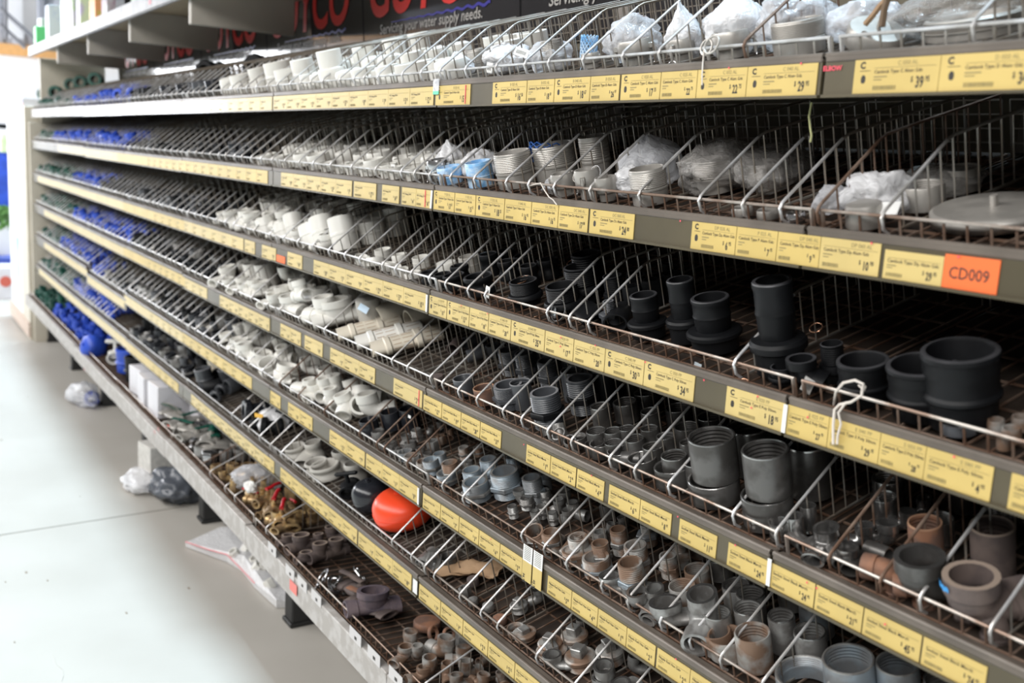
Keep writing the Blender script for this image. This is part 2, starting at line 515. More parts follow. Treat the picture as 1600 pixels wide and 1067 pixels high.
bm_near = [P_b[0].mesh('front_rail', [M_rail]), P_b[1].mesh('front_fence', [M_rust]), P_b[2].mesh('floor_grid', [M_rust]), P_b[3].mesh('back_grid', [M_wiredark])]
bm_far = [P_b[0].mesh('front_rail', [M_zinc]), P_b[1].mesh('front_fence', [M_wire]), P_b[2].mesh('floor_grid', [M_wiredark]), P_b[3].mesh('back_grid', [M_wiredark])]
for r in range(1, 7):
    for b in range(0, 8):
        x1, x0 = JX[b], JX[b + 1]
        rusty = r > 1 and b < 2
        near = bm_near if rusty else bm_far
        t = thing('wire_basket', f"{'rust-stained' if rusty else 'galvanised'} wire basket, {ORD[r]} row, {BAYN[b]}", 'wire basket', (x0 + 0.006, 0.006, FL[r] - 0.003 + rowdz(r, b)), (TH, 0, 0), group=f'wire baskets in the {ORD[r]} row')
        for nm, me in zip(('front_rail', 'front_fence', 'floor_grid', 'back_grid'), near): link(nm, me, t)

# base shelf (bottom row): slightly deeper, with a broad pale front edge
for b in range(1, 8):
    x1, x0 = JX[b], JX[b + 1]
    dz = {3: 0.004, 5: -0.004}.get(b, 0)
    t = thing('base_shelf', f'dusty pale grey base shelf edge along the floor, {BAYN[b]}', 'shelf', (x0 + 0.002, 0, 0.262 + dz), group='base shelves')
    L = x1 - x0 - 0.004
    m = MB(); m.box(0, L, YB + 0.006, 0.42, 0.034, 0.044); link('pan', m.mesh('pan', [M_pan]), t)
    m = MB()
    m.box(0, L, YB, YB + 0.005, -0.010, 0.050, b=0.001)
    m.box(0, L, YB - 0.001, YB + 0.020, 0.046, 0.054, b=0.002)
    link('front_edge', m.mesh('front_edge', [mat('dusty_grey_steel', (0.50, 0.475, 0.455), 0.5, second=(0.40, 0.37, 0.345), nscale=35)]), t)
    tb = thing('wire_basket', f'rust-brown wire basket lying on the base shelf, {BAYN[b]}', 'wire basket', (x0 + 0.006, YB + 0.014, 0.311 + dz), group='wire baskets on the base shelf')
    for nm, me in zip(('front_rail', 'front_fence', 'floor_grid'), bm_near): link(nm, me, tb)

# dividers
dv = MB()
prof = [(0.0165, 0.002), (0.0085, 0.010), (0.0065, 0.023), (0.0105, 0.0285), (0.018, 0.0325), (0.122, 0.0800), (0.135, 0.0835), (0.20, 0.084), (0.30, 0.084), (0.368, 0.084)]
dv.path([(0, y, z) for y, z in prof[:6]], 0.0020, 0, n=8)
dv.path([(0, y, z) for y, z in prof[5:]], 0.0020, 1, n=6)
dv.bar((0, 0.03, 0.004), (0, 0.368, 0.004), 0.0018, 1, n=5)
def topz(y):
    for (a, za), (c, zc) in zip(prof[4:], prof[5:]):
        if a <= y <= c: return za + (zc - za) * (y - a) / (c - a)
    return 0.084
y = 0.042
while y < 0.368:
    dv.bar((0, y, 0.003), (0, y, topz(y)), 0.00125, 1, n=5); y += 0.0225
dvm = dv.mesh('wire_divider', [M_zinc, M_wiredark]); dvm2 = dv.mesh('wire_divider', [M_rust])  # slope bright, rear dull: zinc wear plus light and shade put into the colour
DIVS = {r: [] for r in range(1, 8)}
hooks = {
 1: [403, 420, 436, 456, 472, 488, 507, 534, 556, 572, 594, 632, 661, 691, 731, 779, 824, 861, 915, 977, 1034, 1167, 1525],
 2: [395, 410, 428, 448, 470, 492, 519, 552, 590, 630, 651, 675, 708, 745, 795, 830, 870, 926, 1003, 1097, 1165, 1224, 1282, 1383],
 3: [400, 424, 446, 468, 492, 517, 542, 565, 601, 621, 646, 674, 700, 735, 762, 859, 894, 924, 1152],
 4: [372, 395, 420, 440, 470, 510, 616, 640, 676, 695, 720, 749, 790, 819, 860, 897, 957, 996, 1049, 1150, 1217, 1300, 1380, 1442, 1552],
 5: [372, 390, 412, 440, 470, 510, 565, 592, 604, 640, 695, 727, 819, 854, 889, 944, 985, 1036, 1082, 1130, 1195],
 6: [442, 616, 646, 667, 682, 722, 755, 781, 842, 901, 960, 1020],
 7: []}
for r in range(1, 7):
    xs = [x_at(r, u, 0.012, 0.062) for u in hooks[r]]
    random.seed(100 + r)
    x = min(xs) - 0.085
    step = {1: .075, 2: .082, 3: .085, 4: .082, 5: .082, 6: .082}[r]
    while x > -6.22:
        if not (r == 6 and -4.0 < x < -2.2): xs.append(x)
        x -= step * random.uniform(0.75, 1.25)
    DIVS[r] = sorted(xs)
DIVS[7] = [hit(u, v, 1, YB + 0.012 + 0.006).x for u, v in ((315, 729), (327, 738), (350, 764), (365, 780), (414, 829), (660, 1066))]
alld = [(r, x) for r in DIVS for x in DIVS[r]]
alld.sort(key=lambda a: depth((a[1], 0.05, (FL[a[0]]))))
random.seed(3)
rest = MB()
for i, (r, x) in enumerate(alld):
    dz = rowdz(r, bay_of(x)) if r < 7 else 0
    loc = tuple(wpt(r, x, 0, 0, dz))
    rz = random.uniform(-0.012, 0.012)
    if r == 7: rz += 0.0
    if i < 300:
        rb = i in (9, 23) or (r, round(x, 1)) in ((4, 0.1), (2, 0.0)) or random.random() < 0.05
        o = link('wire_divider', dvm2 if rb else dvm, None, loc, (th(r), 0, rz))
        fr = 'base shelf basket' if r == 7 else ORD[r]
        tag(o, f"{'rusty brown' if rb else 'shiny galvanised'} wire divider hooked on the {fr} rail, {BAYN[bay_of(x)]}", 'divider', f'wire dividers in the {fr} row')
    else:
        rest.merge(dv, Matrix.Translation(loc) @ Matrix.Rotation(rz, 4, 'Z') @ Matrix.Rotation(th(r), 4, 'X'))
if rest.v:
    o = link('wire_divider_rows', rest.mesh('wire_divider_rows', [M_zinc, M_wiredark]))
    tag(o, 'rows of pale wire dividers crowded in the far end bays of the baskets', 'dividers', kind='stuff')
    n_rest = len(alld) - 300

# top shelf above the left half, with bracket plates
for b in range(3, 8):
    x1, x0 = JX[b], JX[b + 1]
    t = thing('upper_shelf', f'beige upper shelf with pale grey front edge above the baskets, {BAYN[b]}', 'shelf', (x0, 0, 1.795), group='upper shelves')
    L = x1 - x0
    m = MB(); m.box(0.002, L - 0.002, 0.01, 0.42, 0.045, 0.056); link('deck', m.mesh('deck', [mat('tan_shelf_underside', (0.36, 0.29, 0.20), 0.6, var=0.1)]), t)
    m = MB(); m.box(0.001, L - 0.001, -0.008, 0.006, 0, 0.058, b=0.002); m.bar((0, -0.008, 0.006), (L, -0.008, 0.006), 0.004, n=6)
    link('front_edge', m.mesh('front_edge', [M_topedge]), t)
    m = MB()
    for k in range(1):
        xx = random.uniform(0.05, L - 0.1); m.box(xx, xx + random.uniform(0.01, 0.05), -0.0095, -0.0082, 0.02, 0.034)
    link('marker_scribble', m.mesh('marker_scribble', [mat('faded_pink_marker', (0.75, 0.33, 0.38), 0.6)]), t)
    if b < 7:
        m = MB(); m.box(-0.016, 0.014, 0.022, 0.375, -0.078, 0.045, b=0.003); link('bracket', m.mesh('bracket', [M_beige]), t)

# end panel and the end-of-run unit beyond it
m = MB(); m.box(-6.33, -6.303, 0.055, 0.44, 1.40, 1.795, b=0.002); m.box(-6.33, -6.303, -0.015, 0.44, 0.0, 1.40, b=0.002)
tag(link('shelving_end', m.mesh('shelving_end', [M_cream])), 'cream steel end panel closing the far end of the shelving run', 'end panel')
t = thing('end_unit', 'cream end-of-run display unit standing past the end panel', 'display unit', (-6.36, 0, 0))
m = MB(); m.box(-0.34, -0.003, -0.035, 0.50, 0.0, 1.50, b=0.004); link('side_panel', m.mesh('side_panel', [M_cream]), t)
m = MB(); m.box(-0.98, -0.345, -0.03, 0.50, 0.03, 1.50, b=0.004); link('back_panel', m.mesh('back_panel', [mat('off_white_panel', (0.78, 0.80, 0.82), 0.5)]), t)
m = MB(); m.box(-0.62, -0.50, -0.034, -0.0305, 0.35, 0.62); m.box(-0.66, -0.60, -0.034, -0.0305, 0.78, 1.08); link('poster', m.mesh('poster', [mat('pale_blue_poster', (0.28, 0.46, 0.62), 0.5, second=(0.5, 0.62, 0.66), nscale=9)]), t)
m = MB(); m.box(-0.99, 0.0, -0.045, -0.03, 0.10, 0.118); m.box(-0.99, 0.0, -0.045, -0.03, 0.02, 0.09, b=0.002); link('plinth', m.mesh('plinth', [mat('pinkish_plinth', (0.62, 0.5, 0.42), 0.6)]), t)
m = MB(); m.box(-0.09, 0.09, -0.05, 0.06, 0, 0.05, b=0.002)
c = link('carton', m.mesh('carton', [M_boxw])); c.location = (-6.62, 0.03, 1.502)
tag(c, 'small white carton with blue and red bands on the end unit', 'carton')
m = MB(); m.box(-0.091, 0.091, -0.0515, -0.05, 0.022, 0.040, 0); m.box(-0.091, 0.091, -0.0515, -0.05, 0.004, 0.016, 1)
link('printed_band', m.mesh('printed_band', [mat('navy_print', (0.08, 0.08, 0.3), 0.5), mat('red_print', (0.7, 0.12, 0.1), 0.5)]), c)

# ================================================================ SIGN BOARDS
def sign(i, x0, w, label):
    t = thing('sign_board', label, 'sign', (x0, 0.424, 1.60), (radians(4), 0, 0), group='black supplier sign boards')
    m = MB(); m.box(0.004, w - 0.004, -0.004, 0.004, 0, 0.40, b=0.001); link('board', m.mesh('board', [M_signblk]), t)
    g = MB()
    a = text_mb('GUYCO', 1.0, 0.022, 0.25, 'LEFT')
    xs = [p[0] for p in a.v]; zs = [p[2] for p in a.v]
    g.merge(a, Matrix.Translation((0.06, -0.006, 0.132)) @ Matrix.Diagonal((0.74 / (max(xs) - min(xs)), 1, 0.175 / (max(zs) - min(zs)), 1)) @ Matrix.Translation((-min(xs), 0, -min(zs))))
    link('red_lettering', g.mesh('red_lettering', [M_signred], sharp=None), t)
    g = MB(); a = text_mb('Servicing your water supply needs.', 1.0, 0.012, 0.15, 'LEFT')
    g.merge(a, Matrix.Translation((0.12, -0.006, 0.084)) @ Matrix.Diagonal((0.60 / max(p[0] for p in a.v), 1, 0.040, 1)))
    link('slogan', g.mesh('slogan', [M_signtxt], sharp=None), t)
    g = MB(); pts = []
    for k in range(60):
        x = 0.2 + 0.56 * k / 59; pts.append((x, 0.112 + 0.004 * sin(k * 1.1) * (k / 59)))
    vs = []; fs = []
    for k, (x, z) in enumerate(pts): vs += [(x, -0.006, z), (x, -0.006, z + 0.006 * (0.4 + k / 59))]
    for k in range(59): fs.append((2 * k, 2 * k + 2, 2 * k + 3, 2 * k + 1))
    g.add(vs, fs); link('wave_line', g.mesh('wave_line', [M_signblue], sharp=None), t)
names = ['above the bagged camlocks', 'above the white caps', 'behind the white stacked couplings', 'behind the black fittings of the top basket', 'beside the glare near the far end', 'furthest from the camera against the end panel']
for i in range(6):
    sign(i, -2.19 - 0.893 * (i - 1), 0.893, f'black sign board with red GUYCO lettering {names[i]}')

# ================================================================ PRICE TICKETS
def print_mb(w, h, title, price, desc, logo, detail=2):
    """ink on one ticket: 0 = black, 1 = grey"""
    p = MB()
    if detail >= 2:
        if logo:
            x = w * 0.07
            p.merge(text_mb('C', 0.0095, 0.05), Matrix.Translation((x, 0, h * 0.74)))
            p.box(x, x + w * 0.13, -0.0001, 0, h * 0.66, h * 0.675)
            p.solid([(0.0016, 0), (0.003, 0.002), (0.003, 0.006), (0.0014, 0.0085)], 8, 0, Matrix.Translation((x + w * 0.05, 0.0002, h * 0.3)) @ Matrix.Diagonal((1, 0.02, 1, 1)))
        x0 = w * (0.25 if logo else 0.06)
        if title: p.merge(text_mb(title, 0.0062, 0.01), Matrix.Translation((w * 0.52, 0, h * 0.80)), 1)
        if desc:
            t = text_mb(desc, 0.0052, 0.012)
            mw = max(q[0] for q in t.v)
            k = min(1.0, (w * 0.98 - x0) / mw)
            p.merge(t, Matrix.Translation((x0, 0, h * 0.58)) @ Matrix.Diagonal((k, 1, 1, 1)))
        p.box(x0, w * 0.96, -0.0001, 0, h * 0.735, h * 0.747, 1)
        p.box(x0, x0 + w * 0.16, -0.0001, 0, h * 0.46, h * 0.50, 1)
        p.box(x0, x0 + w * 0.10, -0.0001, 0, h * 0.38, h * 0.41, 1)
        bx = x0
        random.seed(int(w * 1e6))
        while bx < x0 + w * 0.28:
            bw = random.uniform(0.0003, 0.0009); p.box(bx, bx + bw, -0.0001, 0, h * 0.10, h * 0.22, 1); bx += bw + random.uniform(0.0003, 0.0008)
    if price:
        d, c = price.split('.')
        sz = min(0.0155, w * 0.165)
        t = text_mb(d, sz, 0.03, sx=0.62)
        mw = max(q[0] for q in t.v)
        px_ = w * 0.84 - mw
        p.merge(t, Matrix.Translation((px_, 0, h * 0.14)))
        p.merge(text_mb('$', sz * 0.5, 0.02, sx=0.7), Matrix.Translation((px_ - sz * 0.38, 0, h * 0.30)))
        p.merge(text_mb(c, sz * 0.5, 0.02, sx=0.7), Matrix.Translation((px_ + mw + sz * 0.1, 0, h * 0.30)))
    return p
TICK = []      # (row, x0, x1, colour, title, price, desc, logo, h)
def tk(row, u0, u1, title=None, price=None, desc='Galv Steel Fitting', logo=False, col='y', h=0.035, z=None):
    TICK.append((row, x_at(row, u0, 0, 0.018), x_at(row, u1, 0, 0.018), col, title, price, desc, logo, h))
cam_d = 'Camlock Type %s Alum Gdc'
for a in [(683, 737, 'B 020 AL', '15.95', 'B', 1), (772, 825, 'B 025 AL', '16.50', 'B', 1), (826, 868, 'B 032 AL', '18.50', 'B', 0), (869, 924, 'B 040 AL', '18.67', 'B', 1), (925, 970, 'B 050 AL', '26.97', 'B', 0),
          (973, 1034, 'C 020 AL', '17.35', 'C', 1), (1035, 1091, 'C 025 AL', '22.75', 'C', 0), (1092, 1169, 'C 032 AL', '22.75', 'C', 1), (1170, 1279, 'C 040 AL', '29.95', 'C', 1), (1337, 1470, 'C 050 AL', '39.95', 'C', 1), (1471, 1640, 'D 050 AL', '34.95', 'D', 1)]:
    tk(1, a[0], a[1], a[2], a[3], cam_d % a[4], bool(a[5]))
for a in [(680, 712, 'F 020 AL', '13.65', 'F', 1), (713, 745, 'F 025 AL', '15.75', 'F', 0), (746, 790, 'F 032 AL', '18.25', 'F', 1), (791, 832, 'F 040 AL', '16.95', 'F', 0), (833, 874, 'DC 020 AL', '16.75', 'Dc', 0), (875, 921, 'DC 040 AL', '17.80', 'Dc', 0), (924, 993, 'DC 060 AL', '24.80', 'Dc', 1),
          (1083, 1152, 'DP 020 AL', '6.95', 'Dp', 1), (1153, 1216, 'P 025 AL', '7.95', 'P', 0), (1217, 1283, 'DP 040 AL', '9.95', 'Dp', 0), (1284, 1377, 'DP 060 AL', '10.90', 'Dp', 0), (1384, 1476, None, '29.95', 'Dp', 0)]:
    tk(2, a[0], a[1], a[2], a[3], cam_d % a[4], bool(a[5]), h=0.030 if a[0] == 1384 else 0.035)
tk(2, 1477, 1563, None, None, None, False, 'o', 0.033)
for a in [(673, 700, 'A 020 PP', '10.35', 'A', 1), (701, 735, 'A 025 PP', '13.35', 'A', 1), (736, 765, 'A 032 PP', '18.35', 'A', 0), (766, 800, 'A 040 PP', '30.45', 'A', 0), (801, 853, 'B 040 PP', '35.95', 'B', 1), (854, 898, 'C 020 PP', '17.95', 'C', 0), (899, 947, 'C 025 PP', '20.75', 'C', 0), (948, 1008, 'C 040 PP', '30.75', 'C', 1), (1009, 1087, 'C 050 PP', '34.95', 'C', 1),
          (1137, 1228, 'E 020 PP', '18.95', 'E', 1), (1232, 1296, 'E 025 PP', '27.95', 'E', 0), (1297, 1376, 'E 040 PP', '29.95', 'E', 0), (1377, 1447, 'E 050 PP', '28.95', 'E', 0), (1448, 1552, 'E 080 PP', '4.95', 'E', 0), (1580, 1700, None, '7.95', 'E', 0)]:
    tk(3, a[0], a[1], a[2], a[3], 'Camlock Type %s Poly 50mm' % a[4], bool(a[5]))
for a in [(664, 692, '12.95'), (693, 722, '19.95'), (723, 752, '28.60'), (753, 785, '31.95'), (825, 862, '1.95'), (863, 902, '2.96'), (904, 946, '4.20'), (954, 1002, '6.95'), (1003, 1051, '8.95'), (1064, 1122, '11.50'), (1140, 1203, '24.95'), (1207, 1275, '24.95'), (1277, 1350, '21.95'), (1352, 1441, '45.95'), (1444, 1543, '74.95')]:
    tk(4, a[0], a[1], None, a[2], 'Socket Steel Black Merch', False, h=0.030)
for a in [(663, 690, '2.95'), (691, 719, '3.45'), (720, 750, '3.95'), (751, 783, '4.70'), (784, 818, '5.45'), (858, 895, '5.85'), (896, 936, '4.30'), (937, 981, '1.95'), (982, 1026, '2.35'), (1029, 1080, '2.65'), (1081, 1140, '3.85')]:
    tk(5, a[0], a[1], None, a[2], 'Nipple Red Hex Galv', False, h=0.030)
for a in [(657, 690, '1.20'), (691, 725, '1.60'), (726, 764, '2.35'), (765, 806, '2.75'), (807, 850, '3.45')]:
    tk(6, a[0], a[1], None, a[2], 'Plug Square Galv', False, h=0.031)
# generic tickets filling the left-hand bays
GEN = {1: [(210, 427), (429, 680)], 2: [(92, 420), (441, 552), (555, 590), (599, 626), (630, 676)], 3: [(60, 382), (384, 400), (411, 433), (451, 474), (492, 668)],
       4: [(70, 325), (345, 423), (440, 472), (478, 506), (518, 588), (617, 662)], 5: [(70, 395), (424, 440), (452, 490), (517, 572), (574, 655)], 6: [(62, 280), (300, 430), (440, 560), (562, 645)]}
random.seed(12)
for r, segs in GEN.items():
    for (u0, u1) in segs:
        xa, xb = x_at(r, u0, 0, 0.018), x_at(r, u1, 0, 0.018)
        n = max(1, round((xb - xa) / random.uniform(0.08, 0.11)))
        for i in range(n):
            TICK.append((r, xa + (xb - xa) * i / n, xa + (xb - xa) * (i + 1) / n - 0.0012, 'y', None, f'{random.randint(1, 19)}.{random.choice(("35", "65", "95"))}' if xa > -3.2 else None, None, False, 0.034))
tk(3, 434, 447, None, None, None, False, 'o', 0.018)
TICK.sort(key=lambda t: depth((t[1], 0, ZB[t[0]])))
stuffT = MB()
for i, (r, xa, xb, colr, title, price, desc, logo, h) in enumerate(TICK):
    w = xb - xa
    if w < 0.004: continue
    random.seed(i)
    zb_ = ZB[r] + rowdz(r, bay_of((xa + xb) / 2)) + 0.0024 + (0 if h > 0.03 else 0.0)
    m0 = {'y': random.choice((M_yel, M_yel, M_yel2)), 'o': M_ora, 'w': M_whitecard}[colr]
    if i >= 230:
        stuffT.box(xa, xb, -0.0032, -0.0022, zb_, zb_ + h, 0 if m0 != M_whitecard else 1); continue
    mb = MB(); mb.box(0, w, 0, 0.0008, 0, h)
    o = link('price_ticket', mb.mesh('price_ticket', [m0], sharp=None), None, (xa, -0.0032, zb_))
    ctx = f'{ORD[r]} strip, {BAYN[bay_of((xa + xb) / 2)]}'
    if colr == 'o':
        if h > 0.03:
            tag(o, 'bright orange card ticket reading CD009 on the second price strip', 'ticket')
            g = MB(); g.merge(text_mb('CD009', 0.0165, 0.012), Matrix.Translation((0.006, -0.0002, 0.010)) @ Matrix.Diagonal((min(1, (w - 0.012) / 0.052), 1, 1, 1)))
            link('printing', g.mesh('printing', [M_ink], sharp=None), o)
        else: tag(o, 'tiny orange ticket on the third price strip below the white elbows', 'ticket')
        continue
    if price and title: lab = f'yellow price ticket ${price} headed {title}, {ctx}'
    elif price and desc: lab = f'yellow price ticket reading ${price}, {ctx}'
    else: lab = f'small {"white" if colr == "w" else "yellow"} price ticket, {ctx}'
    tag(o, lab, 'price ticket', f'price tickets on the {ORD[r]} strip')
    if xa > -3.2:
        if desc is None: desc = 'PVC Fitting DWV'
        g = print_mb(w, h, title, price, desc, logo, 2)
        link('printing', g.mesh('printing', [M_ink, M_inkgrey], sharp=None), o, (0, -0.0002, 0))
o = link('price_ticket_rows', stuffT.mesh('price_ticket_rows', [M_yel2, M_whitecard], sharp=None))
tag(o, 'rows of tiny pale tickets slotted in the far end price strips', 'price tickets', kind='stuff')
# plastic covers reflecting on the far strips, joint covers, marker dots
def small(name, mb, mats, label, cat, parent=None):
    return tag(link(name, mb.mesh(name, mats)), label, cat)
m = MB(); m.box(0, 0.006, -0.0055, -0.0045, 0.0, 0.034)
me = m.mesh('white_slip', [M_whitecard])
for r, u, w in ((2, 677, 'second strip beside the second bay joint'), (3, 670, 'third strip, leaning at the second bay joint'), (3, 1230, 'third strip at the nearest bay joint'), (5, 657, 'fifth strip at the second bay joint'), (4, 1206, 'fourth strip at the nearest bay joint')):
    x = x_at(r, u, 0, 0.018)
    tag(link('paper_slip', me, None, (x - 0.003, 0.0, ZB[r] + 0.003), (0, radians(random.uniform(-4, 4)), 0)), f'narrow white paper slip on the {w}', 'paper slip')
x = x_at(6, 651, 0, 0.02); m = MB(); m.box(0, 0.018, -0.0060, -0.005, 0.008, 0.036)
small('paper_slip', m, [M_whitecard], 'short pale slip at the joint of the sixth price strip', 'paper slip').location = (x - 0.005, 0, ZB[6])
x = x_at(1, 681, 0, 0.03)
m = MB(); m.box(0, 0.022, -0.0062, -0.005, 0.028, 0.050, 0); m.box(0, 0.022, -0.0062, -0.005, 0.022, 0.028, 1)
small('tape_flag', m, [M_bag, M_teal], 'clear tape flag with teal edge at the second bay joint of top strip', 'tape').location = (x, 0, ZB[1])
for k, (r, u0, u1, t) in enumerate(((5, 822, 836, '$4.75'), (5, 838, 852, '$5.75'))):
    xa = x_at(5, u0, 0, 0.03); xb = x_at(5, u1, 0, 0.03)
    m = MB(); m.box(0, xb - xa, -0.007, -0.0062, 0.0, 0.034, 0); m.box(0, xb - xa, -0.007, -0.0062, 0.034, 0.062, 1)
    o = small('hanging_ticket', m, [M_yel, M_whitecard], f"yellow and white folded ticket standing above the fifth strip, {'left' if k == 0 else 'right'} of the pair", 'price ticket')
    o.location = (xa, 0, ZB[5]); o['group'] = 'pair of folded tickets'
    g = MB(); g.merge(text_mb(t, 0.010, 0.03, sx=0.7), Matrix.Rotation(pi / 2, 4, 'Y'))
    for q in range(9): g.box(0.002, 0.0022 + (xb - xa) * 0.7, -0.0001, 0, 0.026 + q * 0.003, 0.0268 + q * 0.003)
    link('printing', g.mesh('printing', [M_ink], sharp=None), o, (0.002, -0.0072, 0.012))
dots = [(2, 1067, .036), (2, 1366, .037), (2, 1502, .034), (3, 880, .034), (3, 934, .038), (3, 1012, .036), (3, 1104, .036), (3, 1188, .036), (3, 1266, .03), (3, 1495, .036), (4, 822, .03), (4, 928, .033), (4, 1063, .034), (4, 1153, .033), (4, 1265, .030), (4, 1280, .029), (4, 1387, .026), (5, 1060, .034), (5, 770, .03), (1, 1143, .0375), (1, 1256, .0375), (3, 724, .036), (3, 765, .036), (3, 1178, .020), (3, 879, .02)]
m = MB()
for r, u, dz in dots:
    X = x_at(r, u, 0, dz); m.solid([(0.0013, -0.0001), (0.0013, 0.0001)], 7, 0, Matrix.Translation((X, -0.0046, ZB[r] + dz)) @ Matrix.Rotation(pi / 2, 4, 'X'))
tag(link('marker_dots', m.mesh('marker_dots', [M_pink])), 'pink felt-pen dots scattered along the olive price strips', 'marker dots', kind='stuff')
x = x_at(1, 1290, 0, 0.035); m = MB(); m.merge(text_mb('ELBOW', 0.0075, 0.02), Matrix.Translation((x, -0.0032, ZB[1] + 0.028)))
tag(link('red_scrawl', m.mesh('red_scrawl', [M_pink], sharp=None)), 'short red handwritten scrawl at the start of the nearest top strip', 'handwriting')
for r, u in ((1, 730), (2, 667), (4, 657)):
    x = x_at(r, u, 0, 0.02); m = MB(); m.box(x, x + 0.0016, -0.0048, -0.0038, ZB[r] + 0.004, ZB[r] + 0.036)
    small('red_stroke', m, [M_pink], f'thin red vertical pen stroke on the {ORD[r].split()[0]} price strip', 'pen mark')
# base shelf tickets
random.seed(5)
m = MB(); m.box(-0.03, 0.03, -0.0008, 0, 0.0, 0.026); bt = m.mesh('white_ticket', [mat('faded_white_card', (0.60, 0.58, 0.575), 0.5)])
m2 = MB(); m2.box(-0.003, 0.008, -0.0012, -0.0008, 0.006, 0.013); bt2 = m2.mesh('printing', [M_ink])
for (u, v, c) in ((425, 858, 'w'), (453, 894, 'w'), (472, 912, 'w'), (494, 934, 'w'), (555, 994, 'w'), (584, 1025, 'w'), (618, 1058, 'w'), (459, 916, 'r')):
    p = hit(u, v, 1, YB - 0.002)
    o = link('price_ticket', bt if c == 'w' else None, None, (p.x, YB - 0.0015, p.z - 0.013))
    if c == 'w':
        link('printing', bt2, o); tag(o, 'faded white ticket on the pale base shelf edge', 'price ticket', 'white tickets on the base shelf edge')
    else:
        COL.objects.unlink(o); bpy.data.objects.remove(o)
        m = MB(); m.box(-0.024, 0.024, -0.0008, 0, 0.0, 0.026)
        small('price_ticket', m, [mat('faded_red_card', (0.80, 0.22, 0.19), 0.5)], 'coral red ticket on the base shelf edge above the black foot', 'price ticket').location = (p.x, YB - 0.003, p.z - 0.016)
m = MB()
for (u, v) in ((131, 576), (240, 672), (246, 668)):
    p = hit(u, v, 1, YB - 0.0015); m.merge(text_mb('m2', 0.02, 0.02), Matrix.Translation((p.x, YB - 0.0015, p.z - 0.008)))
tag(link('red_scrawl', m.mesh('red_scrawl', [mat('faded_red_marker', (0.75, 0.3, 0.3), 0.6)], sharp=None)), 'faded red pen marks on the far base shelf edge', 'handwriting')

# ================================================================ FITTINGS: one builder per kind
# unit shapes: base at z=0, height 1, diameter 1 (scaled when placed); each returns [(part, MB, material slot)]
def threads(r, z0, z1, n, d=0.025):
    out = []
    for i in range(n):
        a = z0 + (z1 - z0) * i / n; b = z0 + (z1 - z0) * (i + 0.5) / n
        out += [(r - d, a), (r, b)]
    out.append((r - d, z1))
    return out
def k_socket():
    m = MB(); inner = [(0.445 - (0.018 if i % 2 else 0), 0.97 - i * 0.045) for i in range(10)]
    m.lathe([(0.47, 0), (0.5, 0.03), (0.5, 0.97), (0.488, 1.0), (0.455, 1.0)] + inner + [(0.42, 0.5), (0.42, 0.0)], 32)
    return [('body', m, 0)]
def k_coupling():
    m = MB()
    m.lathe([(0.46, 0), (0.5, 0.02), (0.5, 0.45), (0.515, 0.47), (0.515, 0.53), (0.5, 0.55), (0.5, 0.98), (0.48, 1), (0.44, 1), (0.43, 0.97), (0.42, 0.5), (0.42, 0)], 32)
    return [('body', m, 0)]
def k_stack():
    m = MB()
    m.lathe([(0.5, 0), (0.52, 0.02), (0.52, 0.5), (0.5, 0.53), (0.44, 0.55), (0.44, 0.98), (0.42, 1), (0.38, 1), (0.37, 0.97), (0.37, 0)], 32)
    return [('body', m, 0)]
def k_nipple(hexz=(0.34, 0.52)):
    m = MB(); h = MB()
    a, b = hexz
    m.lathe([(0.36, 0)] + threads(0.44, 0.02, a, 6) + [(0.42, a + 0.02), (0.42, b - 0.02)] + threads(0.44, b, 0.93, 7) + [(0.43, 0.95), (0.425, 1.0), (0.35, 1.0), (0.34, 0.96), (0.34, 0.0)], 28)
    h.lathe([(0.40, a), (0.5, a), (0.53, a + 0.02), (0.53, b - 0.02), (0.5, b), (0.40, b)], 6)
    return [('thread', m, 0), ('hex_collar', h, 1)]
def k_reducer():
    m = MB(); h = MB()
    m.lathe([(0.3, 0), (0.44, 0.0), (0.45, 0.35), (0.38, 0.4)] + threads(0.27, 0.55, 0.95, 6) + [(0.26, 1), (0.2, 1), (0.19, 0.9), (0.19, 0)], 24)
    h.lathe([(0.30, 0.33), (0.5, 0.33), (0.54, 0.36), (0.54, 0.50), (0.48, 0.55), (0.28, 0.58)], 6)
    return [('body', m, 0), ('hex_collar', h, 1)]
def k_plug():
    m = MB(); s = MB()
    m.solid([(0.38, 0)] + threads(0.44, 0.02, 0.4, 6) + [(0.5, 0.42), (0.5, 0.55), (0.44, 0.6)], 24)
    s.box(-0.2, 0.2, -0.2, 0.2, 0.58, 1.0, b=0.03)
    return [('threaded_plug', m, 0), ('square_head', s, 1)]
def k_cap():
    m = MB(); m.solid([(0.48, 0), (0.5, 0.06), (0.5, 0.75), (0.46, 0.92), (0.3, 1.0), (0.05, 1.0)], 24)
    return [('body', m, 0)]
def k_disc():
    m = MB(); m.solid([(0.46, 0), (0.5, 0.08), (0.5, 0.82), (0.47, 0.97), (0.3, 1.0), (0.05, 1.0)], 40)
    s = MB(); s.box(-0.02, 0.03, -0.04, 0.04, 0.98, 1.75, b=0.012)
    return [('cover', m, 0), ('lug', s, 0)]
def k_hosetail():
    m = MB(); f = MB()
    m.lathe([(0.30, 0.36), (0.31, 0.44), (0.325, 0.47), (0.325, 0.60), (0.345, 0.66), (0.33, 0.70), (0.33, 0.90), (0.35, 0.94), (0.345, 0.985), (0.33, 1.0), (0.28, 1.0), (0.27, 0.96), (0.265, 0.36)], 32)
    f.lathe([(0.42, 0), (0.43, 0.24), (0.5, 0.27), (0.5, 0.335), (0.46, 0.37), (0.31, 0.385), (0.28, 0.33), (0.28, 0)], 32)
    return [('hose_tail', m, 0), ('flange', f, 1)]
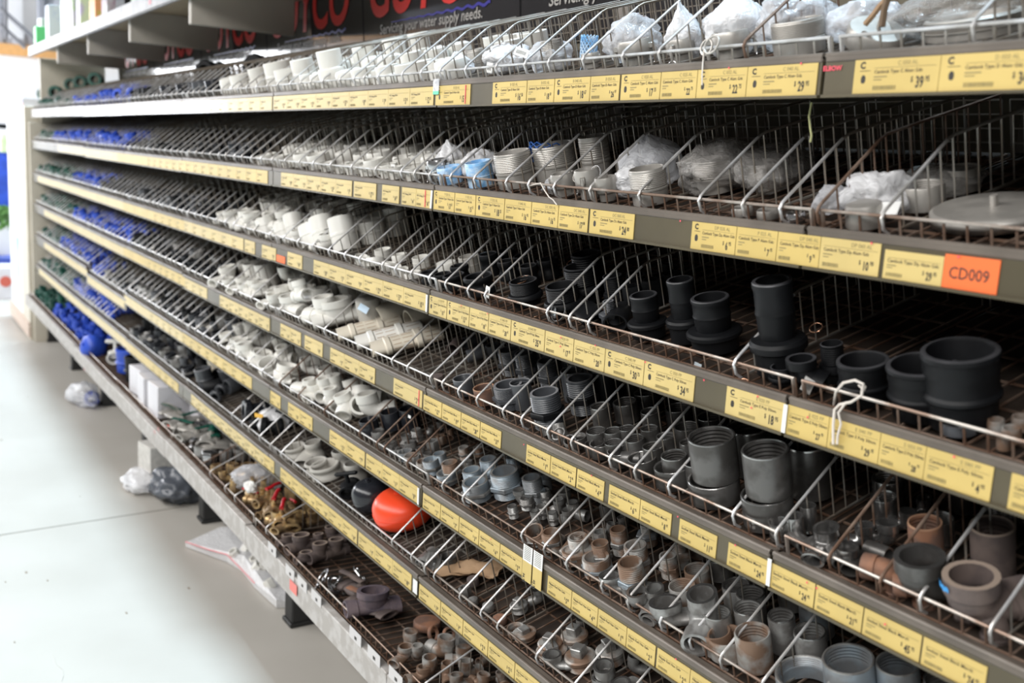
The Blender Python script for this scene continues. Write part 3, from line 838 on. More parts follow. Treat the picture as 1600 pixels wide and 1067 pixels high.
def k_threadflange():
    m = MB(); f = MB()
    m.lathe([(0.38, 0.45)] + threads(0.40, 0.48, 0.92, 8, 0.014) + [(0.40, 0.94), (0.40, 0.99), (0.385, 1.0), (0.35, 1.0), (0.34, 0.96), (0.33, 0.4)], 32)
    f.lathe([(0.40, 0), (0.42, 0.22), (0.5, 0.27), (0.5, 0.40), (0.47, 0.46), (0.38, 0.47), (0.33, 0.4), (0.33, 0)], 32)
    return [('thread', m, 0), ('flange', f, 0)]
def k_rimring():
    m = MB()
    m.lathe([(0.40, 0), (0.5, 0.05), (0.5, 0.30), (0.42, 0.45), (0.40, 0.60), (0.44, 0.70), (0.47, 0.78), (0.475, 0.90), (0.45, 0.98), (0.42, 1.0), (0.385, 0.97), (0.36, 0.85), (0.35, 0)], 36)
    return [('body', m, 0)]
def k_bigcoupler():
    m = MB()
    m.lathe([(0.42, 0), (0.44, 0.04), (0.44, 0.35), (0.5, 0.40), (0.5, 0.44), (0.465, 0.48), (0.465, 0.70), (0.48, 0.74), (0.47, 0.88), (0.495, 0.93), (0.485, 0.985), (0.46, 1.0), (0.42, 1.0), (0.40, 0.96), (0.38, 0)], 40)
    return [('body', m, 0)]
def k_threadsleeve():
    m = MB()
    m.lathe([(0.47, 0), (0.48, 0.38), (0.5, 0.40), (0.5, 0.44), (0.47, 0.46)] + threads(0.485, 0.48, 0.92, 9, 0.012) + [(0.47, 0.94), (0.47, 0.985), (0.46, 1.0), (0.43, 1.0), (0.42, 0.96), (0.42, 0)], 40)
    return [('body', m, 0)]
def arc(n, R, a0, a1, c):
    return [(0, c[0] + R * cos(a0 + (a1 - a0) * i / n), c[1] + R * sin(a0 + (a1 - a0) * i / n)) for i in range(n + 1)]
def k_elbow():
    # opening upward at y=0.., other opening facing -Y
    m = MB()
    pts = [(0, 0.20, 1.0), (0, 0.20, 0.70), (0, 0.20, 0.685)] + [(0, -0.10 + 0.30 * cos(a), 0.60 - 0.30 * sin(a)) for a in [pi / 2 * i / 6 for i in range(7)]] + [(0, -0.19, 0.30), (0, -0.20, 0.30), (0, -0.5, 0.30)]
    rad = [0.30, 0.30, 0.265] + [0.268] * 8 + [0.30, 0.30]
    m.hsweep(pts, rad, 0.035, 20)
    return [('body', m, 0)]
def k_elbow45():
    m = MB()
    m.hsweep([(0, 0.10, 1.0), (0, 0.10, 0.72), (0, 0.10, 0.70), (0, 0.04, 0.5), (0, -0.10, 0.33), (0, -0.115, 0.32), (0, -0.36, 0.2)], [0.34, 0.34, 0.30, 0.30, 0.30, 0.34, 0.34], 0.04, 20)
    return [('body', m, 0)]
def k_tee():
    m = MB()
    m.hsweep([(0, -0.5, 0.30), (0, -0.3, 0.30), (0, -0.29, 0.30), (0, 0.29, 0.30), (0, 0.3, 0.30), (0, 0.5, 0.30)], [0.30, 0.30, 0.265, 0.265, 0.30, 0.30], 0.04, 20)
    m.hsweep([(0, 0, 0.40), (0, 0, 0.74), (0, 0, 0.75), (0, 0, 1.0)], [0.265, 0.265, 0.30, 0.30], 0.04, 20)
    return [('body', m, 0)]
def k_pipe():
    # short pipe / socket lying along Y, diameter 1, length 1 (unit), centre at z .5
    m = MB(); m.hsweep([(0, -0.5, 0.5), (0, -0.47, 0.5), (0, 0.47, 0.5), (0, 0.5, 0.5)], [0.48, 0.5, 0.5, 0.48], 0.07, 24)
    return [('body', m, 0)]
def k_strainer():
    m = MB(); s = MB()
    R = Matrix.Translation((0, 0, 0.5)) @ Matrix.Rotation(pi / 2, 4, 'X')
    m.lathe([(0.36, -0.5), (0.40, -0.48), (0.40, -0.20), (0.50, -0.19), (0.5, -0.12), (0.40, -0.11), (0.40, 0.22), (0.47, 0.24), (0.47, 0.30), (0.40, 0.32), (0.38, 0.5), (0.30, 0.5), (0.30, -0.5)], 28, 0, R)
    for k in range(12):
        a = 2 * pi * k / 12
        for z0, z1 in ((-0.08, 0.06), (0.09, 0.20), (-0.44, -0.25)):
            s.box(-0.012, 0.012, 0.385, 0.408, z0, z1, 0, R @ Matrix.Rotation(a, 4, 'Z'))
    return [('barrel', m, 0), ('slots', s, 1)]
def k_union():
    # compression fitting lying along Y with ribbed nuts
    m = MB(); n1 = MB(); n2 = MB()
    R = Matrix.Translation((0, 0, 0.5)) @ Matrix.Rotation(pi / 2, 4, 'X')
    m.lathe([(0.28, -0.3), (0.34, -0.28), (0.34, 0.3), (0.25, 0.3)], 20, 0, R)
    for nn, s0 in ((n1, -0.5), (n2, 0.18)):
        vs = []
        prof = [(0.30, s0), (0.44, s0 + 0.02), (0.5, s0 + 0.10), (0.5, s0 + 0.28), (0.46, s0 + 0.32), (0.28, s0 + 0.32)]
        nn.lathe(prof, 24, 0, R)
        for k in range(12):
            a = 2 * pi * k / 12
            nn.box(-0.035, 0.035, 0.47, 0.53, s0 + 0.06, s0 + 0.28, 0, R @ Matrix.Rotation(a, 4, 'Z'), b=0.01)
    return [('body', m, 1), ('nut', n1, 0), ('nut', n2, 0)]
def k_nut():
    m = MB(); m.lathe([(0.34, 0), (0.46, 0.0), (0.5, 0.12), (0.5, 0.88), (0.46, 1.0), (0.34, 1.0)], 6)
    return [('body', m, 0)]
def k_ring():
    m = MB(); m.lathe([(0.40, 0), (0.5, 0.1), (0.5, 0.8), (0.46, 1.0), (0.38, 1.0), (0.35, 0.8), (0.35, 0.1)], 24)
    return [('body', m, 0)]
def k_camlock():
    # aluminium camlock coupling with two cam levers and pull rings
    b = MB(); l1 = MB(); l2 = MB(); r1 = MB()
    b.lathe([(0.34, 0), (0.36, 0.3), (0.48, 0.38), (0.5, 0.45), (0.5, 0.88), (0.46, 1.0), (0.38, 1.0), (0.36, 0.9), (0.30, 0.3), (0.28, 0)], 28)
    for sx, l in ((1, l1), (-1, l2)):
        l.box(sx * 0.40, sx * 0.60, -0.09, 0.09, 0.58, 0.82, b=0.03)
        l.path([(sx * 0.55, 0, 0.75), (sx * 0.62, 0, 0.55), (sx * 0.60, 0, 0.05)], [0.07, 0.06, 0.05], 0, 6)
    ring = [(0.62 + 0.0, 0.15 * cos(a), -0.02 + 0.15 * sin(a)) for a in [2 * pi * i / 16 for i in range(17)]]
    r1.path(ring, 0.018, 0, 6)
    return [('body', b, 0), ('cam_lever', l2, 0), ('cam_lever', l1, 0), ('cam_lever/pull_ring', r1, 1)]
def k_valve():
    b = MB(); h = MB(); s = MB()
    R = Matrix.Translation((0, 0, 0.32)) @ Matrix.Rotation(pi / 2, 4, 'X')
    b.lathe([(0.17, -0.5), (0.24, -0.5), (0.24, -0.36), (0.19, -0.33), (0.26, -0.15), (0.27, 0.0), (0.26, 0.15), (0.19, 0.33), (0.24, 0.36), (0.24, 0.5), (0.17, 0.5)], 16, 0, R)
    s.solid([(0.09, 0.55), (0.09, 0.72), (0.05, 0.74), (0.05, 0.86)], 10)
    h.path([(0, -0.05, 0.88), (0, 0.15, 0.90), (0, 0.32, 0.99), (0, 0.62, 0.99)], [0.085, 0.08, 0.07, 0.08], 0, 8)
    return [('body', b, 0), ('stem', s, 0), ('stem/handle', h, 1)]
def k_clamp():
    m = MB(); b = MB()
    m.path([(0.36 * cos(a), 0.36 * sin(a), 0.5) for a in [0.5 + (2 * pi - 1.0) * i / 18 for i in range(19)]], 0.10, 0, 8)
    m.box(0.26, 0.50, -0.30, -0.12, 0.25, 0.75, b=0.04); m.box(0.26, 0.50, 0.12, 0.30, 0.25, 0.75, b=0.04)
    b.bar((0.40, -0.42, 0.5), (0.40, 0.42, 0.5), 0.05, 0, 8); b.solid([(0.10, 0), (0.10, 0.08)], 6, 0, Matrix.Translation((0.40, -0.36, 0.5)) @ Matrix.Rotation(pi / 2, 4, 'X'))
    return [('band', m, 0), ('bolt', b, 1)]
def k_float():
    m = MB(); s = MB()
    prof = []
    for i in range(17):
        a = -pi / 2 + pi * i / 16
        sx = cos(a); sz = sin(a)
        prof.append((max(0.004, 0.5 * (abs(sx) ** 0.62)), 0.5 + 0.5 * (abs(sz) ** 0.8) * (1 if sz > 0 else -1)))
    m.solid(prof, 40)
    s.solid([(0.09, 0.97), (0.09, 1.02), (0.05, 1.03), (0.05, 1.09)], 14)
    s.solid([(0.505, 0.495), (0.505, 0.505)], 40)
    return [('ball', m, 0), ('neck', s, 0)]
def k_tvalve():
    b = MB(); h = MB(); c = MB()
    b.hsweep([(0, -0.35, 0.28), (0, -0.2, 0.28), (0, 0.2, 0.28), (0, 0.35, 0.28)], [0.26, 0.24, 0.24, 0.26], 0.05, 20)
    b.solid([(0.28, 0.28), (0.26, 0.5), (0.12, 0.55)], 20)
    h.bar((0, 0, 0.5), (0, 0, 0.86), 0.07, 0, 10)
    h.box(-0.36, 0.36, -0.07, 0.07, 0.84, 1.0, b=0.05)
    c.box(0.20, 0.255, -0.12, 0.12, 0.15, 0.42, b=0.01)
    return [('body', b, 0), ('body/tag', c, 1), ('handle', h, 0)]
KINDS = {k[2:]: f for k, f in list(globals().items()) if k.startswith('k_')}
CACHE = {}
M_blkrim = mat('lit_black_rim', (0.055, 0.055, 0.06), 0.4, var=0.3)
RIM = {'black_poly': M_blkrim, 'glossy_black_poly': M_blkrim, 'dark_grey_pvc': mat('lit_grey_rim', (0.22, 0.22, 0.23), 0.35), 'rusty_iron': mat('lit_rust_rim', (0.42, 0.24, 0.15), 0.5), 'brown_cast_iron': mat('lit_iron_rim', (0.30, 0.235, 0.19), 0.5), 'dark_mild_steel': M_machined, 'galvanised_iron': M_machined, 'blue_grey_galvanised': M_galv, 'weathered_galvanised_iron': M_galvr}  # rim highlights painted in as a lighter edge colour
def rimmed(p, name, ms):
    """highlight painted as a brighter mouth on the top edge of hollow fittings"""
    me = p.mesh(name, ms)
    r = RIM.get(ms[0].name)
    if r:
        me.materials.append(r); k = len(me.materials) - 1
        for f in me.polygons:
            if len(f.vertices) == 4 and all(me.vertices[i].co.z > 0.968 for i in f.vertices): f.material_index = k
    return me
TUBES = ('socket', 'bigcoupler', 'hosetail', 'threadflange', 'rimring', 'nipple', 'elbow', 'elbow45', 'tee', 'reducer', 'threadsleeve', 'ring')
def meshes(kind, mats, simple):
    key = (kind, tuple(m.name for m in mats), simple)
    if key not in CACHE:
        parts = KINDS[kind]()
        mk = rimmed if kind in TUBES else (lambda p, n_, m_: p.mesh(n_, m_))
        if simple or len(parts) == 1:
            mb = MB()
            for nm, p, s in parts: mb.merge(p, None, s)
            ml = list(mats) if any(q[2] for q in parts) else [mats[0]]
            CACHE[key] = [(None, mk(mb, kind, ml))]
        else:
            CACHE[key] = [(nm, mk(p, nm.split('/')[-1], [mats[min(s, len(mats) - 1)]])) for nm, p, s in parts]
    return CACHE[key]
PLACED = []
NAME = {'socket': 'pipe_socket', 'coupling': 'pipe_coupling', 'stack': 'pipe_adaptor', 'nipple': 'pipe_nipple', 'reducer': 'reducing_nipple', 'plug': 'square_head_plug', 'cap': 'blanking_plug', 'disc': 'round_cover',
        'hosetail': 'hose_tail_fitting', 'threadflange': 'threaded_adaptor', 'rimring': 'rubber_coupling', 'bigcoupler': 'pipe_coupler', 'threadsleeve': 'threaded_adaptor', 'elbow': 'pipe_elbow', 'elbow45': 'pipe_bend',
        'tee': 'pipe_tee', 'pipe': 'pipe_socket', 'strainer': 'slotted_strainer', 'union': 'compression_fitting', 'nut': 'hex_nut', 'ring': 'pipe_ring', 'camlock': 'camlock_coupling', 'valve': 'ball_valve', 'clamp': 'pipe_clamp',
        'float': 'float_ball', 'tvalve': 'plastic_valve'}
CATN = {'socket': 'socket', 'coupling': 'coupling', 'stack': 'adaptor', 'nipple': 'nipple', 'reducer': 'nipple', 'plug': 'plug', 'cap': 'cap', 'disc': 'cover', 'hosetail': 'hose fitting', 'threadflange': 'adaptor',
        'rimring': 'coupling', 'bigcoupler': 'coupling', 'threadsleeve': 'adaptor', 'elbow': 'elbow', 'elbow45': 'bend', 'tee': 'tee', 'pipe': 'socket', 'strainer': 'strainer', 'union': 'compression fitting', 'nut': 'nut', 'ring': 'ring',
        'camlock': 'coupling', 'valve': 'valve', 'clamp': 'clamp', 'float': 'float', 'tvalve': 'valve'}
def put(kind, desc, loc, size, mats, rot=(0, 0, 0), simple=False, place='', row=7):
    """size = (width, depth, height) of the thing"""
    if not isinstance(mats, (list, tuple)): mats = (mats,)
    ms = meshes(kind, mats, simple)
    rot = tilted(row, rot)
    if len(ms) == 1:
        o = link(NAME[kind], ms[0][1], None, loc, rot, size)
    else:
        o = link(NAME[kind], None, None, loc, rot, size)
        last = {}
        for nm, me in ms:                                           # 'stem/handle' = a sub-part carried by the stem
            a_, _, b_ = nm.partition('/')
            if b_: link(b_, me, last[a_])
            else: last[a_] = link(a_, me, o)
    PLACED.append((o, desc, place))
    tag(o, desc + (', ' + place if place else ''), CATN[kind])
    return o
def H(kind, row, u, v, w, h, desc, mats, rz=None, extra=0.0, dep=None, tilt=(0, 0), ymin=None, sq=1.0):
    """place by what the photograph shows: (u,v) = centre of the top, w = width in pixels, h = real height"""
    n_, o_, q_ = nrm(row), org(row), dpt(row)
    w *= {'elbow': 1.55, 'elbow45': 1.4, 'tee': 1.5}.get(kind, 1)
    bent = kind in ('elbow', 'elbow45', 'tee')
    if bent and row > 1:                                           # keep the proportions of bends and tees
        for _ in range(2):
            p = hit_plane(u, v, n_, o_ + n_ * (h + .002 + extra))
            h = min(.11, .92 * w * depth(p) / FPX)
    hh = h + 0.002 + extra
    if row == 1: y = -1
    else:
        p = hit_plane(u, v, n_, o_ + n_ * hh)
        y = q_.dot(p - o_)
    D = w * (depth(p) if row > 1 else 2.0) / FPX
    ylo = max((0.017 if row < 7 else 0.01) + D * (0.75 if kind[:5] == 'elbow' else (dep or 1.0)) / 2, ymin or (0.075 if row == 1 else 0))
    if y < ylo or y > 0.35:                                        # must stand behind the fence: same top in view, other height
        y = ylo if y < ylo else 0.34
        p = hit_plane(u, v, q_, o_ + q_ * y)
        h = min(max(0.012, .7 * h if row > 1 else 0, n_.dot(p - o_) - 0.002 - extra), .12)
        D = w * depth(p) / FPX
        if kind[:5] == 'elbow' and row > 1: h = max(h, .62 * D)
    rz = random.uniform(0, 6.28) if rz is None else rz
    place = ORD[row] + ' row' if row < 7 else 'bottom basket'
    b_ = wpt(row, p.x, y, 0.002 + extra)
    o = put(kind, desc, b_, (D, D * (dep or 1.0), h), mats, (tilt[0], tilt[1], rz), place=place, row=row)
    LOCAL.append((p.x, y, FL[row] + extra, D / 2))
    return o
LOCAL = []
random.seed(21)
# ---- top basket
W = M_pvc
H('coupling', 1, 432, 96, 44, .050, 'short white plastic coupling near the left of the white heap', W)
H('stack', 1, 400, 106, 32, .040, 'small white adaptor beside a rubber-black lump', W)
H('stack', 1, 512, 78, 44, .095, 'tall white two-step adaptor standing at the front rail', W, ymin=.05)
H('stack', 1, 567, 72, 42, .090, 'white two-step adaptor behind the tallest front one', W, ymin=.14)
H('coupling', 1, 470, 92, 36, .065, 'plain white coupling behind sloping wires', W)
H('stack', 1, 613, 60, 40, .092, 'white stepped adaptor under the slogan start', W, ymin=.19)
H('stack', 1, 652, 51, 38, .092, 'white stepped adaptor under the slogan middle', W, ymin=.22)
H('coupling', 1, 598, 107, 40, .030, 'low white cap at the front rail left of a wide one', W)
H('coupling', 1, 645, 97, 62, .042, 'wide white coupling at the front rail', W)
H('coupling', 1, 686, 92, 40, .044, 'short white coupling beside the first clear bag', W)
H('threadsleeve', 1, 745, 76, 46, .05, 'grey threaded adaptor behind the first clear bag', M_alu, ymin=.14)
H('threadsleeve', 1, 860, 62, 36, .05, 'grey threaded adaptor half hidden by wires', M_alu)
H('camlock', 1, 922, 82, 30, .035, 'small grey camlock with blue net on it', (M_alu, M_ltblue))
H('camlock', 1, 990, 62, 55, .05, 'grey camlock inside the blue printed bag', (M_alu, M_chrome))
H('camlock', 1, 1062, 60, 46, .06, 'grey camlock inside the tall narrow bag', (M_alu, M_chrome))
H('camlock', 1, 1140, 48, 60, .06, 'grey camlock in the milky bag with a ring hanging', (M_alu, M_chrome), rz=.8)
H('threadsleeve', 1, 1245, 30, 85, .085, 'stack of ribbed grey adaptors seen through film', M_alu)
H('disc', 1, 1360, 40, 90, .035, 'flat grey cover leaning in the nearest top basket', M_alu, tilt=(.5, 0))
H('threadsleeve', 1, 1520, 22, 150, .07, 'large grey adaptor at the right end of the top basket', M_alu)
# ---- second basket
H('threadsleeve', 2, 799, 237, 62, .070, 'grey fine-threaded adaptor standing beside the blue bags', M_alu, ymin=.06)
H('threadsleeve', 2, 863, 225, 70, .075, 'wide grey adaptor wrapped in blue net', M_alu, ymin=.12)
H('threadsleeve', 2, 925, 212, 48, .085, 'tall grey adaptor with ribbed top beside blue net', M_alu, ymin=.14)
H('camlock', 2, 683, 252, 34, .060, 'bright aluminium camlock by the second bay joint', (M_chrome, M_chrome), ymin=.045)
H('threadsleeve', 2, 701, 262, 40, .045, 'aluminium adaptor with light blue print in the first bag', (M_ltblue,))
H('threadsleeve', 2, 746, 252, 44, .045, 'aluminium adaptor with light blue print in the second bag', (M_ltblue,))
H('camlock', 2, 878, 270, 40, .045, 'grey camlock with long flat lever at the front', (M_alu, M_chrome), rz=.4)
H('camlock', 2, 915, 264, 40, .050, 'grey camlock with big pull ring', (M_alu, M_chrome), rz=2.2)
H('camlock', 2, 945, 276, 36, .040, 'grey camlock with small lever beside the clear bag', (M_alu, M_chrome), rz=1.2)
H('threadsleeve', 2, 1010, 262, 60, .05, 'grey fitting inside the first big clear bag', M_alu)
H('threadsleeve', 2, 1110, 248, 62, .055, 'grey fitting inside the dusty bag', M_alu, ymin=.12)
H('threadsleeve', 2, 1195, 258, 62, .05, 'grey fitting inside the dusty bag further back', M_alu, ymin=.16)
H('cap', 2, 1160, 328, 34, .014, 'small pale cap by the front rail, left one', M_alu)
H('cap', 2, 1200, 330, 36, .015, 'small pale cap by the front rail, right one', M_alu)
H('cap', 2, 1243, 338, 30, .012, 'bright small cap near the bay joint', M_chrome)
H('cap', 2, 1350, 315, 60, .030, 'aluminium cap in the nearest clear bag', M_alu)
H('socket', 2, 1440, 300, 70, .040, 'pale aluminium fitting behind the round cover', M_alu, ymin=.12)
H('socket', 2, 1500, 270, 60, .040, 'grey aluminium fitting in dim light at the back right', M_alu, ymin=.2)
H('disc', 2, 1553, 332, 188, .022, 'large round aluminium cover with a lug on top', M_alu, rz=0.1, ymin=.1)
# white pieces left of the joint, second basket
for u, v, w in ((415, 241, 34), (437, 243, 30), (458, 247, 38), (512, 256, 24), (535, 256, 26), (556, 253, 36), (583, 248, 34), (573, 262, 24), (606, 256, 30), (630, 246, 34), (618, 262, 24), (642, 262, 24), (655, 240, 40)):
    H('coupling', 2, u, v, w, random.uniform(.028, .036), 'white plastic coupling among the pale row left of the joint', W)
# ---- third basket
H('rimring', 3, 670, 424, 30, .030, 'smallest black rubber coupling left of the joint', M_blk)
H('rimring', 3, 690, 427, 30, .034, 'small black rubber coupling right of the joint', M_blk)
H('rimring', 3, 709, 431, 38, .040, 'medium black rubber coupling with flared rim', M_blk)
H('rimring', 3, 747, 430, 52, .048, 'largest black rubber coupling with a white tag', M_blk, ymin=.045)
H('rimring', 3, 717, 414, 32, .034, 'black rubber coupling standing in the second line', M_blk)
H('cap', 3, 696, 408, 34, .026, 'white cap behind the black rubber couplings', W)
H('coupling', 3, 731, 400, 32, .034, 'milky white coupling behind the rubber couplings', M_pvcgrey)
H('ring', 3, 645, 427, 28, .016, 'white ring with blue print near the joint', W)
H('threadflange', 3, 818, 445, 56, .060, 'black threaded adaptor with a wire ring lying on it', M_blk, ymin=.055)
H('threadflange', 3, 877, 448, 64, .068, 'black threaded adaptor with silver tag and ring', M_blk, ymin=.06)
H('threadflange', 3, 906, 415, 66, .060, 'wide black flange fitting in the second line', M_blk)
H('threadflange', 3, 915, 395, 60, .070, 'dark flange fitting deepest behind the others', M_blk)
H('pipe', 3, 918, 482, 44, .026, 'black hose spigot lying sideways', M_blk, rz=1.2, dep=2.0)
H('reducer', 3, 950, 470, 34, .040, 'black plastic reducer with a grey ring and tag', M_dgrey)
H('pipe', 3, 965, 480, 40, .030, 'black spigot resting against the wire divider', M_blk, rz=.7, dep=1.6)
H('hosetail', 3, 1005, 460, 64, .088, 'black hose tail, shortest of the front ones', M_blk, ymin=.06)
H('hosetail', 3, 1062, 436, 62, .090, 'black hose tail in the second line', M_blk)
H('hosetail', 3, 1109, 464, 88, .105, 'black hose tail with wide flange at the front', M_blk, ymin=.075)
H('hosetail', 3, 1206, 437, 92, .120, 'tallest black hose tail, right of the others', M_blk)
H('threadflange', 3, 1222, 573, 46, .030, 'small black threaded ring standing by the rail', M_blk)
H('elbow45', 3, 1258, 560, 50, .040, 'black angled fitting with pale tag', M_blk, rz=2.0)
H('threadflange', 3, 1299, 536, 44, .048, 'small black coupler behind the angled fitting', M_blk)
H('bigcoupler', 3, 1348, 561, 82, .062, 'black pipe coupler, smaller of the nearest two', M_blk)
H('bigcoupler', 3, 1440, 577, 108, .084, 'black pipe coupler, big one by the front rail', M_blk)
H('bigcoupler', 3, 1500, 545, 120, .098, 'black pipe coupler, widest one in the dark behind', M_blk)
H('ring', 3, 1500, 688, 56, .010, 'flat grey ring near the right edge', M_dgrey)
for u, v, w in ((1556, 655, 26), (1580, 668, 30), (1595, 650, 28), (1568, 680, 22)):
    H('ring', 3, u, v, w, .016, 'dusty small ring at the right edge of the photo', M_galvr)
# white elbows of the third basket
for u, v, w, h, t, lab in ((487, 350, 46, .078, -.45, 'large white pipe stub, mouth up, nearest of the white stubs'), (530, 340, 42, .085, -.35, 'large white pipe stub right of the nearest one'), (441, 350, 32, .060, -.45, 'medium white pipe stub left of the large ones'), (455, 334, 30, .070, -.45, 'white pipe stub standing behind the medium one'), (412, 342, 30, .058, -.4, 'white pipe stub with wide mouth further left'), (500, 338, 40, .082, -.4, 'white pipe stub behind the nearest one')):
    H('coupling', 3, u, v, w, h, lab, W, rz=0, tilt=(-.15, t))
for u, v, w in ((462, 368, 24), (505, 372, 30), (430, 362, 20)):
    H('elbow', 3, u, v, w, .034, 'white elbow lying low at the front fence', W, rz=-1.2)
H('pipe', 3, 585, 325, 46, .046, 'white plastic sleeve behind the black net divider', W, rz=-.2, dep=1.5, extra=.02)
for u, v, w in ((392, 332, 26), (375, 330, 24), (360, 336, 22), (405, 352, 22), (383, 345, 20), (348, 338, 18), (433, 330, 24)):
    H('tee' if w % 4 else 'elbow', 3, u, v, w, .045, 'small white fitting in the heap left of the elbows', W, dep=1.2)
for u, v, w in ((585, 408, 28), (604, 412, 22), (565, 416, 20), (578, 420, 18), (618, 424, 18), (630, 418, 16)):
    H('socket', 3, u, v, w, .028, 'small white socket at the front behind the thin fence', W, tilt=(.25, .2))
# ---- fourth basket
H('tee', 4, 525, 470, 46, .100, 'biggest white tee with a blue sticker', W, rz=-.35, dep=1.25)
H('elbow', 4, 495, 463, 34, .085, 'white elbow with open mouth left of the biggest tee', W, rz=-1.2, dep=1.2)
H('elbow', 4, 462, 487, 32, .060, 'white bend curving down beside the biggest tee', W, rz=1.7, dep=1.2)
H('pipe', 4, 612, 470, 54, .060, 'pale barrel coupling lying behind the biggest tee', M_pvcwarm, rz=-.1, dep=1.1)
H('pipe', 4, 655, 478, 46, .056, 'second pale barrel coupling further right', M_pvcwarm, rz=-.1, dep=1.0)
H('cap', 4, 572, 462, 40, .085, 'pale cap at the back of the white heap', M_pvcgrey)
H('strainer', 4, 578, 512, 54, .052, 'cream slotted strainer, left of the three', (M_pvcwarm, M_card), rz=-.3, dep=1.9)
H('strainer', 4, 608, 521, 56, .054, 'cream slotted strainer, middle of the three', (M_pvc, M_card), rz=-.3, dep=1.9)
H('strainer', 4, 636, 534, 60, .056, 'cream slotted strainer, nearest the wire divider', (M_pvcwarm, M_card), rz=-.3, dep=1.9)
for u, v, w in ((352, 440, 26), (372, 438, 22), (385, 448, 22), (400, 452, 26), (412, 462, 28), (430, 455, 26), (440, 447, 24), (425, 474, 24), (445, 477, 26), (455, 440, 28), (395, 436, 20), (476, 446, 24), (365, 450, 20)):
    H(random.choice(('tee', 'elbow')), 4, u, v, w, .05, 'small white fitting in the long heap left of the biggest tee', W, dep=1.2)
H('socket', 4, 725, 597, 34, .046, 'dark grey plastic socket left of the brown one', M_dgrey)
H('cap', 4, 682, 590, 24, .020, 'dark brown iron cap at the back by the joint', M_browniron)
H('socket', 4, 757, 613, 34, .044, 'rusty brown pipe socket between wire dividers', M_rusty)
H('nipple', 4, 797, 620, 54, .062, 'dark grey plastic nipple with wide mouth', (M_dgrey, M_dgrey), ymin=.055)
H('nipple', 4, 850, 612, 54, .064, 'dark grey plastic union behind the wide mouthed nipple', (M_dgrey, M_blk))
H('nipple', 4, 905, 590, 50, .064, 'black plastic union in the dim middle', (M_dgrey, M_blk))
H('socket', 4, 812, 596, 34, .050, 'grey plastic socket standing further back', M_dgrey)
H('socket', 4, 943, 575, 40, .066, 'black plastic socket deep under the price strip', M_blk)
for u, v, w, h in ((862, 690, 22, .02), (880, 678, 26, .028), (893, 690, 22, .02), (873, 664, 20, .03)):
    H('ring', 4, u, v, w, h, 'thin silvery ring in a small pile', M_galv, tilt=(.5, .3))
for u, v, w, h in ((929, 694, 32, .026), (906, 707, 30, .024), (931, 672, 32, .032), (957, 672, 30, .032), (958, 690, 28, .030), (942, 713, 36, .032), (979, 668, 26, .034), (970, 722, 38, .032), (990, 684, 34, .036), (1020, 696, 34, .036), (1005, 728, 46, .036), (1014, 668, 28, .038), (1053, 710, 42, .044), (1040, 680, 30, .044), (1052, 746, 56, .042), (1086, 722, 34, .042), (1075, 690, 28, .040)):
    H('socket', 4, u, v, w, h, 'black steel threaded socket in the middle group', M_steel)
H('pipe', 4, 985, 706, 26, .024, 'black steel socket lying on its side against the divider', M_steel, rz=2.2, dep=1.2)
for u, v, w, side in ((1117, 768, 80, 'left'), (1197, 770, 80, 'right')):
    lo_ = H('socket', 4, u, v, w, .045, 'large dark steel socket in the lower layer', M_steel, ymin=.05)
    put('socket', f'large dark steel socket stacked on another, {side} one of the pair', lo_.location + nrm(4) * (lo_.scale.z + .001) + Vector((.003, .004, 0)), (lo_.scale.x * .92, lo_.scale.y * .92, .062), (M_steel,), (0, 0, 1), place='fourth basket row', row=4)
H('socket', 4, 1168, 665, 66, .070, 'dark steel socket behind the stacked pair', M_steel)
H('socket', 4, 1262, 690, 70, .075, 'shadowed steel socket right of the stacked pair', M_steel)
for u, v, w, h in ((1184, 822, 32, .030), (1217, 818, 33, .034), (1240, 805, 30, .034), (1262, 789, 26, .036)):
    H('socket', 4, u, v, w, h, 'small machined steel socket with bright mouth', (M_machined,))
for u, v, w, h in ((1287, 863, 42, .036), (1313, 846, 38, .036), (1340, 820, 28, .036), (1375, 813, 32, .040), (1409, 796, 26, .044), (1438, 780, 24, .044)):
    H('elbow', 4, u, v, w, h, 'machined steel elbow with bright mouth', (M_machined,), dep=1.2)
for u, v, w in ((1268, 845, 30), (1335, 880, 34), (1370, 850, 30), (1310, 895, 30), (1250, 862, 26)):
    H('pipe', 4, u, v, w, .026, 'dark steel stub lying under the elbows', M_steel, dep=1.3)
for u, v, w, rz_, mt_, lab in ((1385, 893, 46, 1.9, M_rusty, 'rust-red elbow lying back up behind the front rail'), (1432, 940, 42, 2.2, M_rusty, 'rust-red elbow lying back up, nearest the front rail'), (1540, 985, 50, 1.8, M_browniron, 'brown iron elbow lying back up at the right edge')):
    o = H('elbow', 4, u, v, w, .045, lab, mt_, rz=rz_)
    hz = o.scale.x * .62
    o.scale.z = o.scale.x
    o.rotation_euler = tilted(4, (pi, 0, rz_)); o.location += nrm(4) * hz
H('elbow', 4, 1463, 872, 84, .072, 'grey steel elbow with open mouth up', M_steel, rz=2.6, dep=1.0)
be = H('elbow', 4, 1545, 912, 92, .078, 'brown iron elbow with a blue paint mark', M_browniron, rz=2.7, dep=1.0)
pm = MB(); vs = []
for i in range(9):
    a = radians(58 + i * 6)
    vs += [(0.304 * cos(a), 0.22 + 0.304 * sin(a), 0.83 + 0.02 * sin(i * 2)), (0.304 * cos(a), 0.22 + 0.304 * sin(a), 0.93 - 0.02 * cos(i * 3))]
pm.add(vs, [(2 * i, 2 * i + 2, 2 * i + 3, 2 * i + 1) for i in range(8)])
link('paint_mark', pm.mesh('paint_mark', [mat('blue_paint', (0.05, 0.33, 0.75), 0.5)]), be)
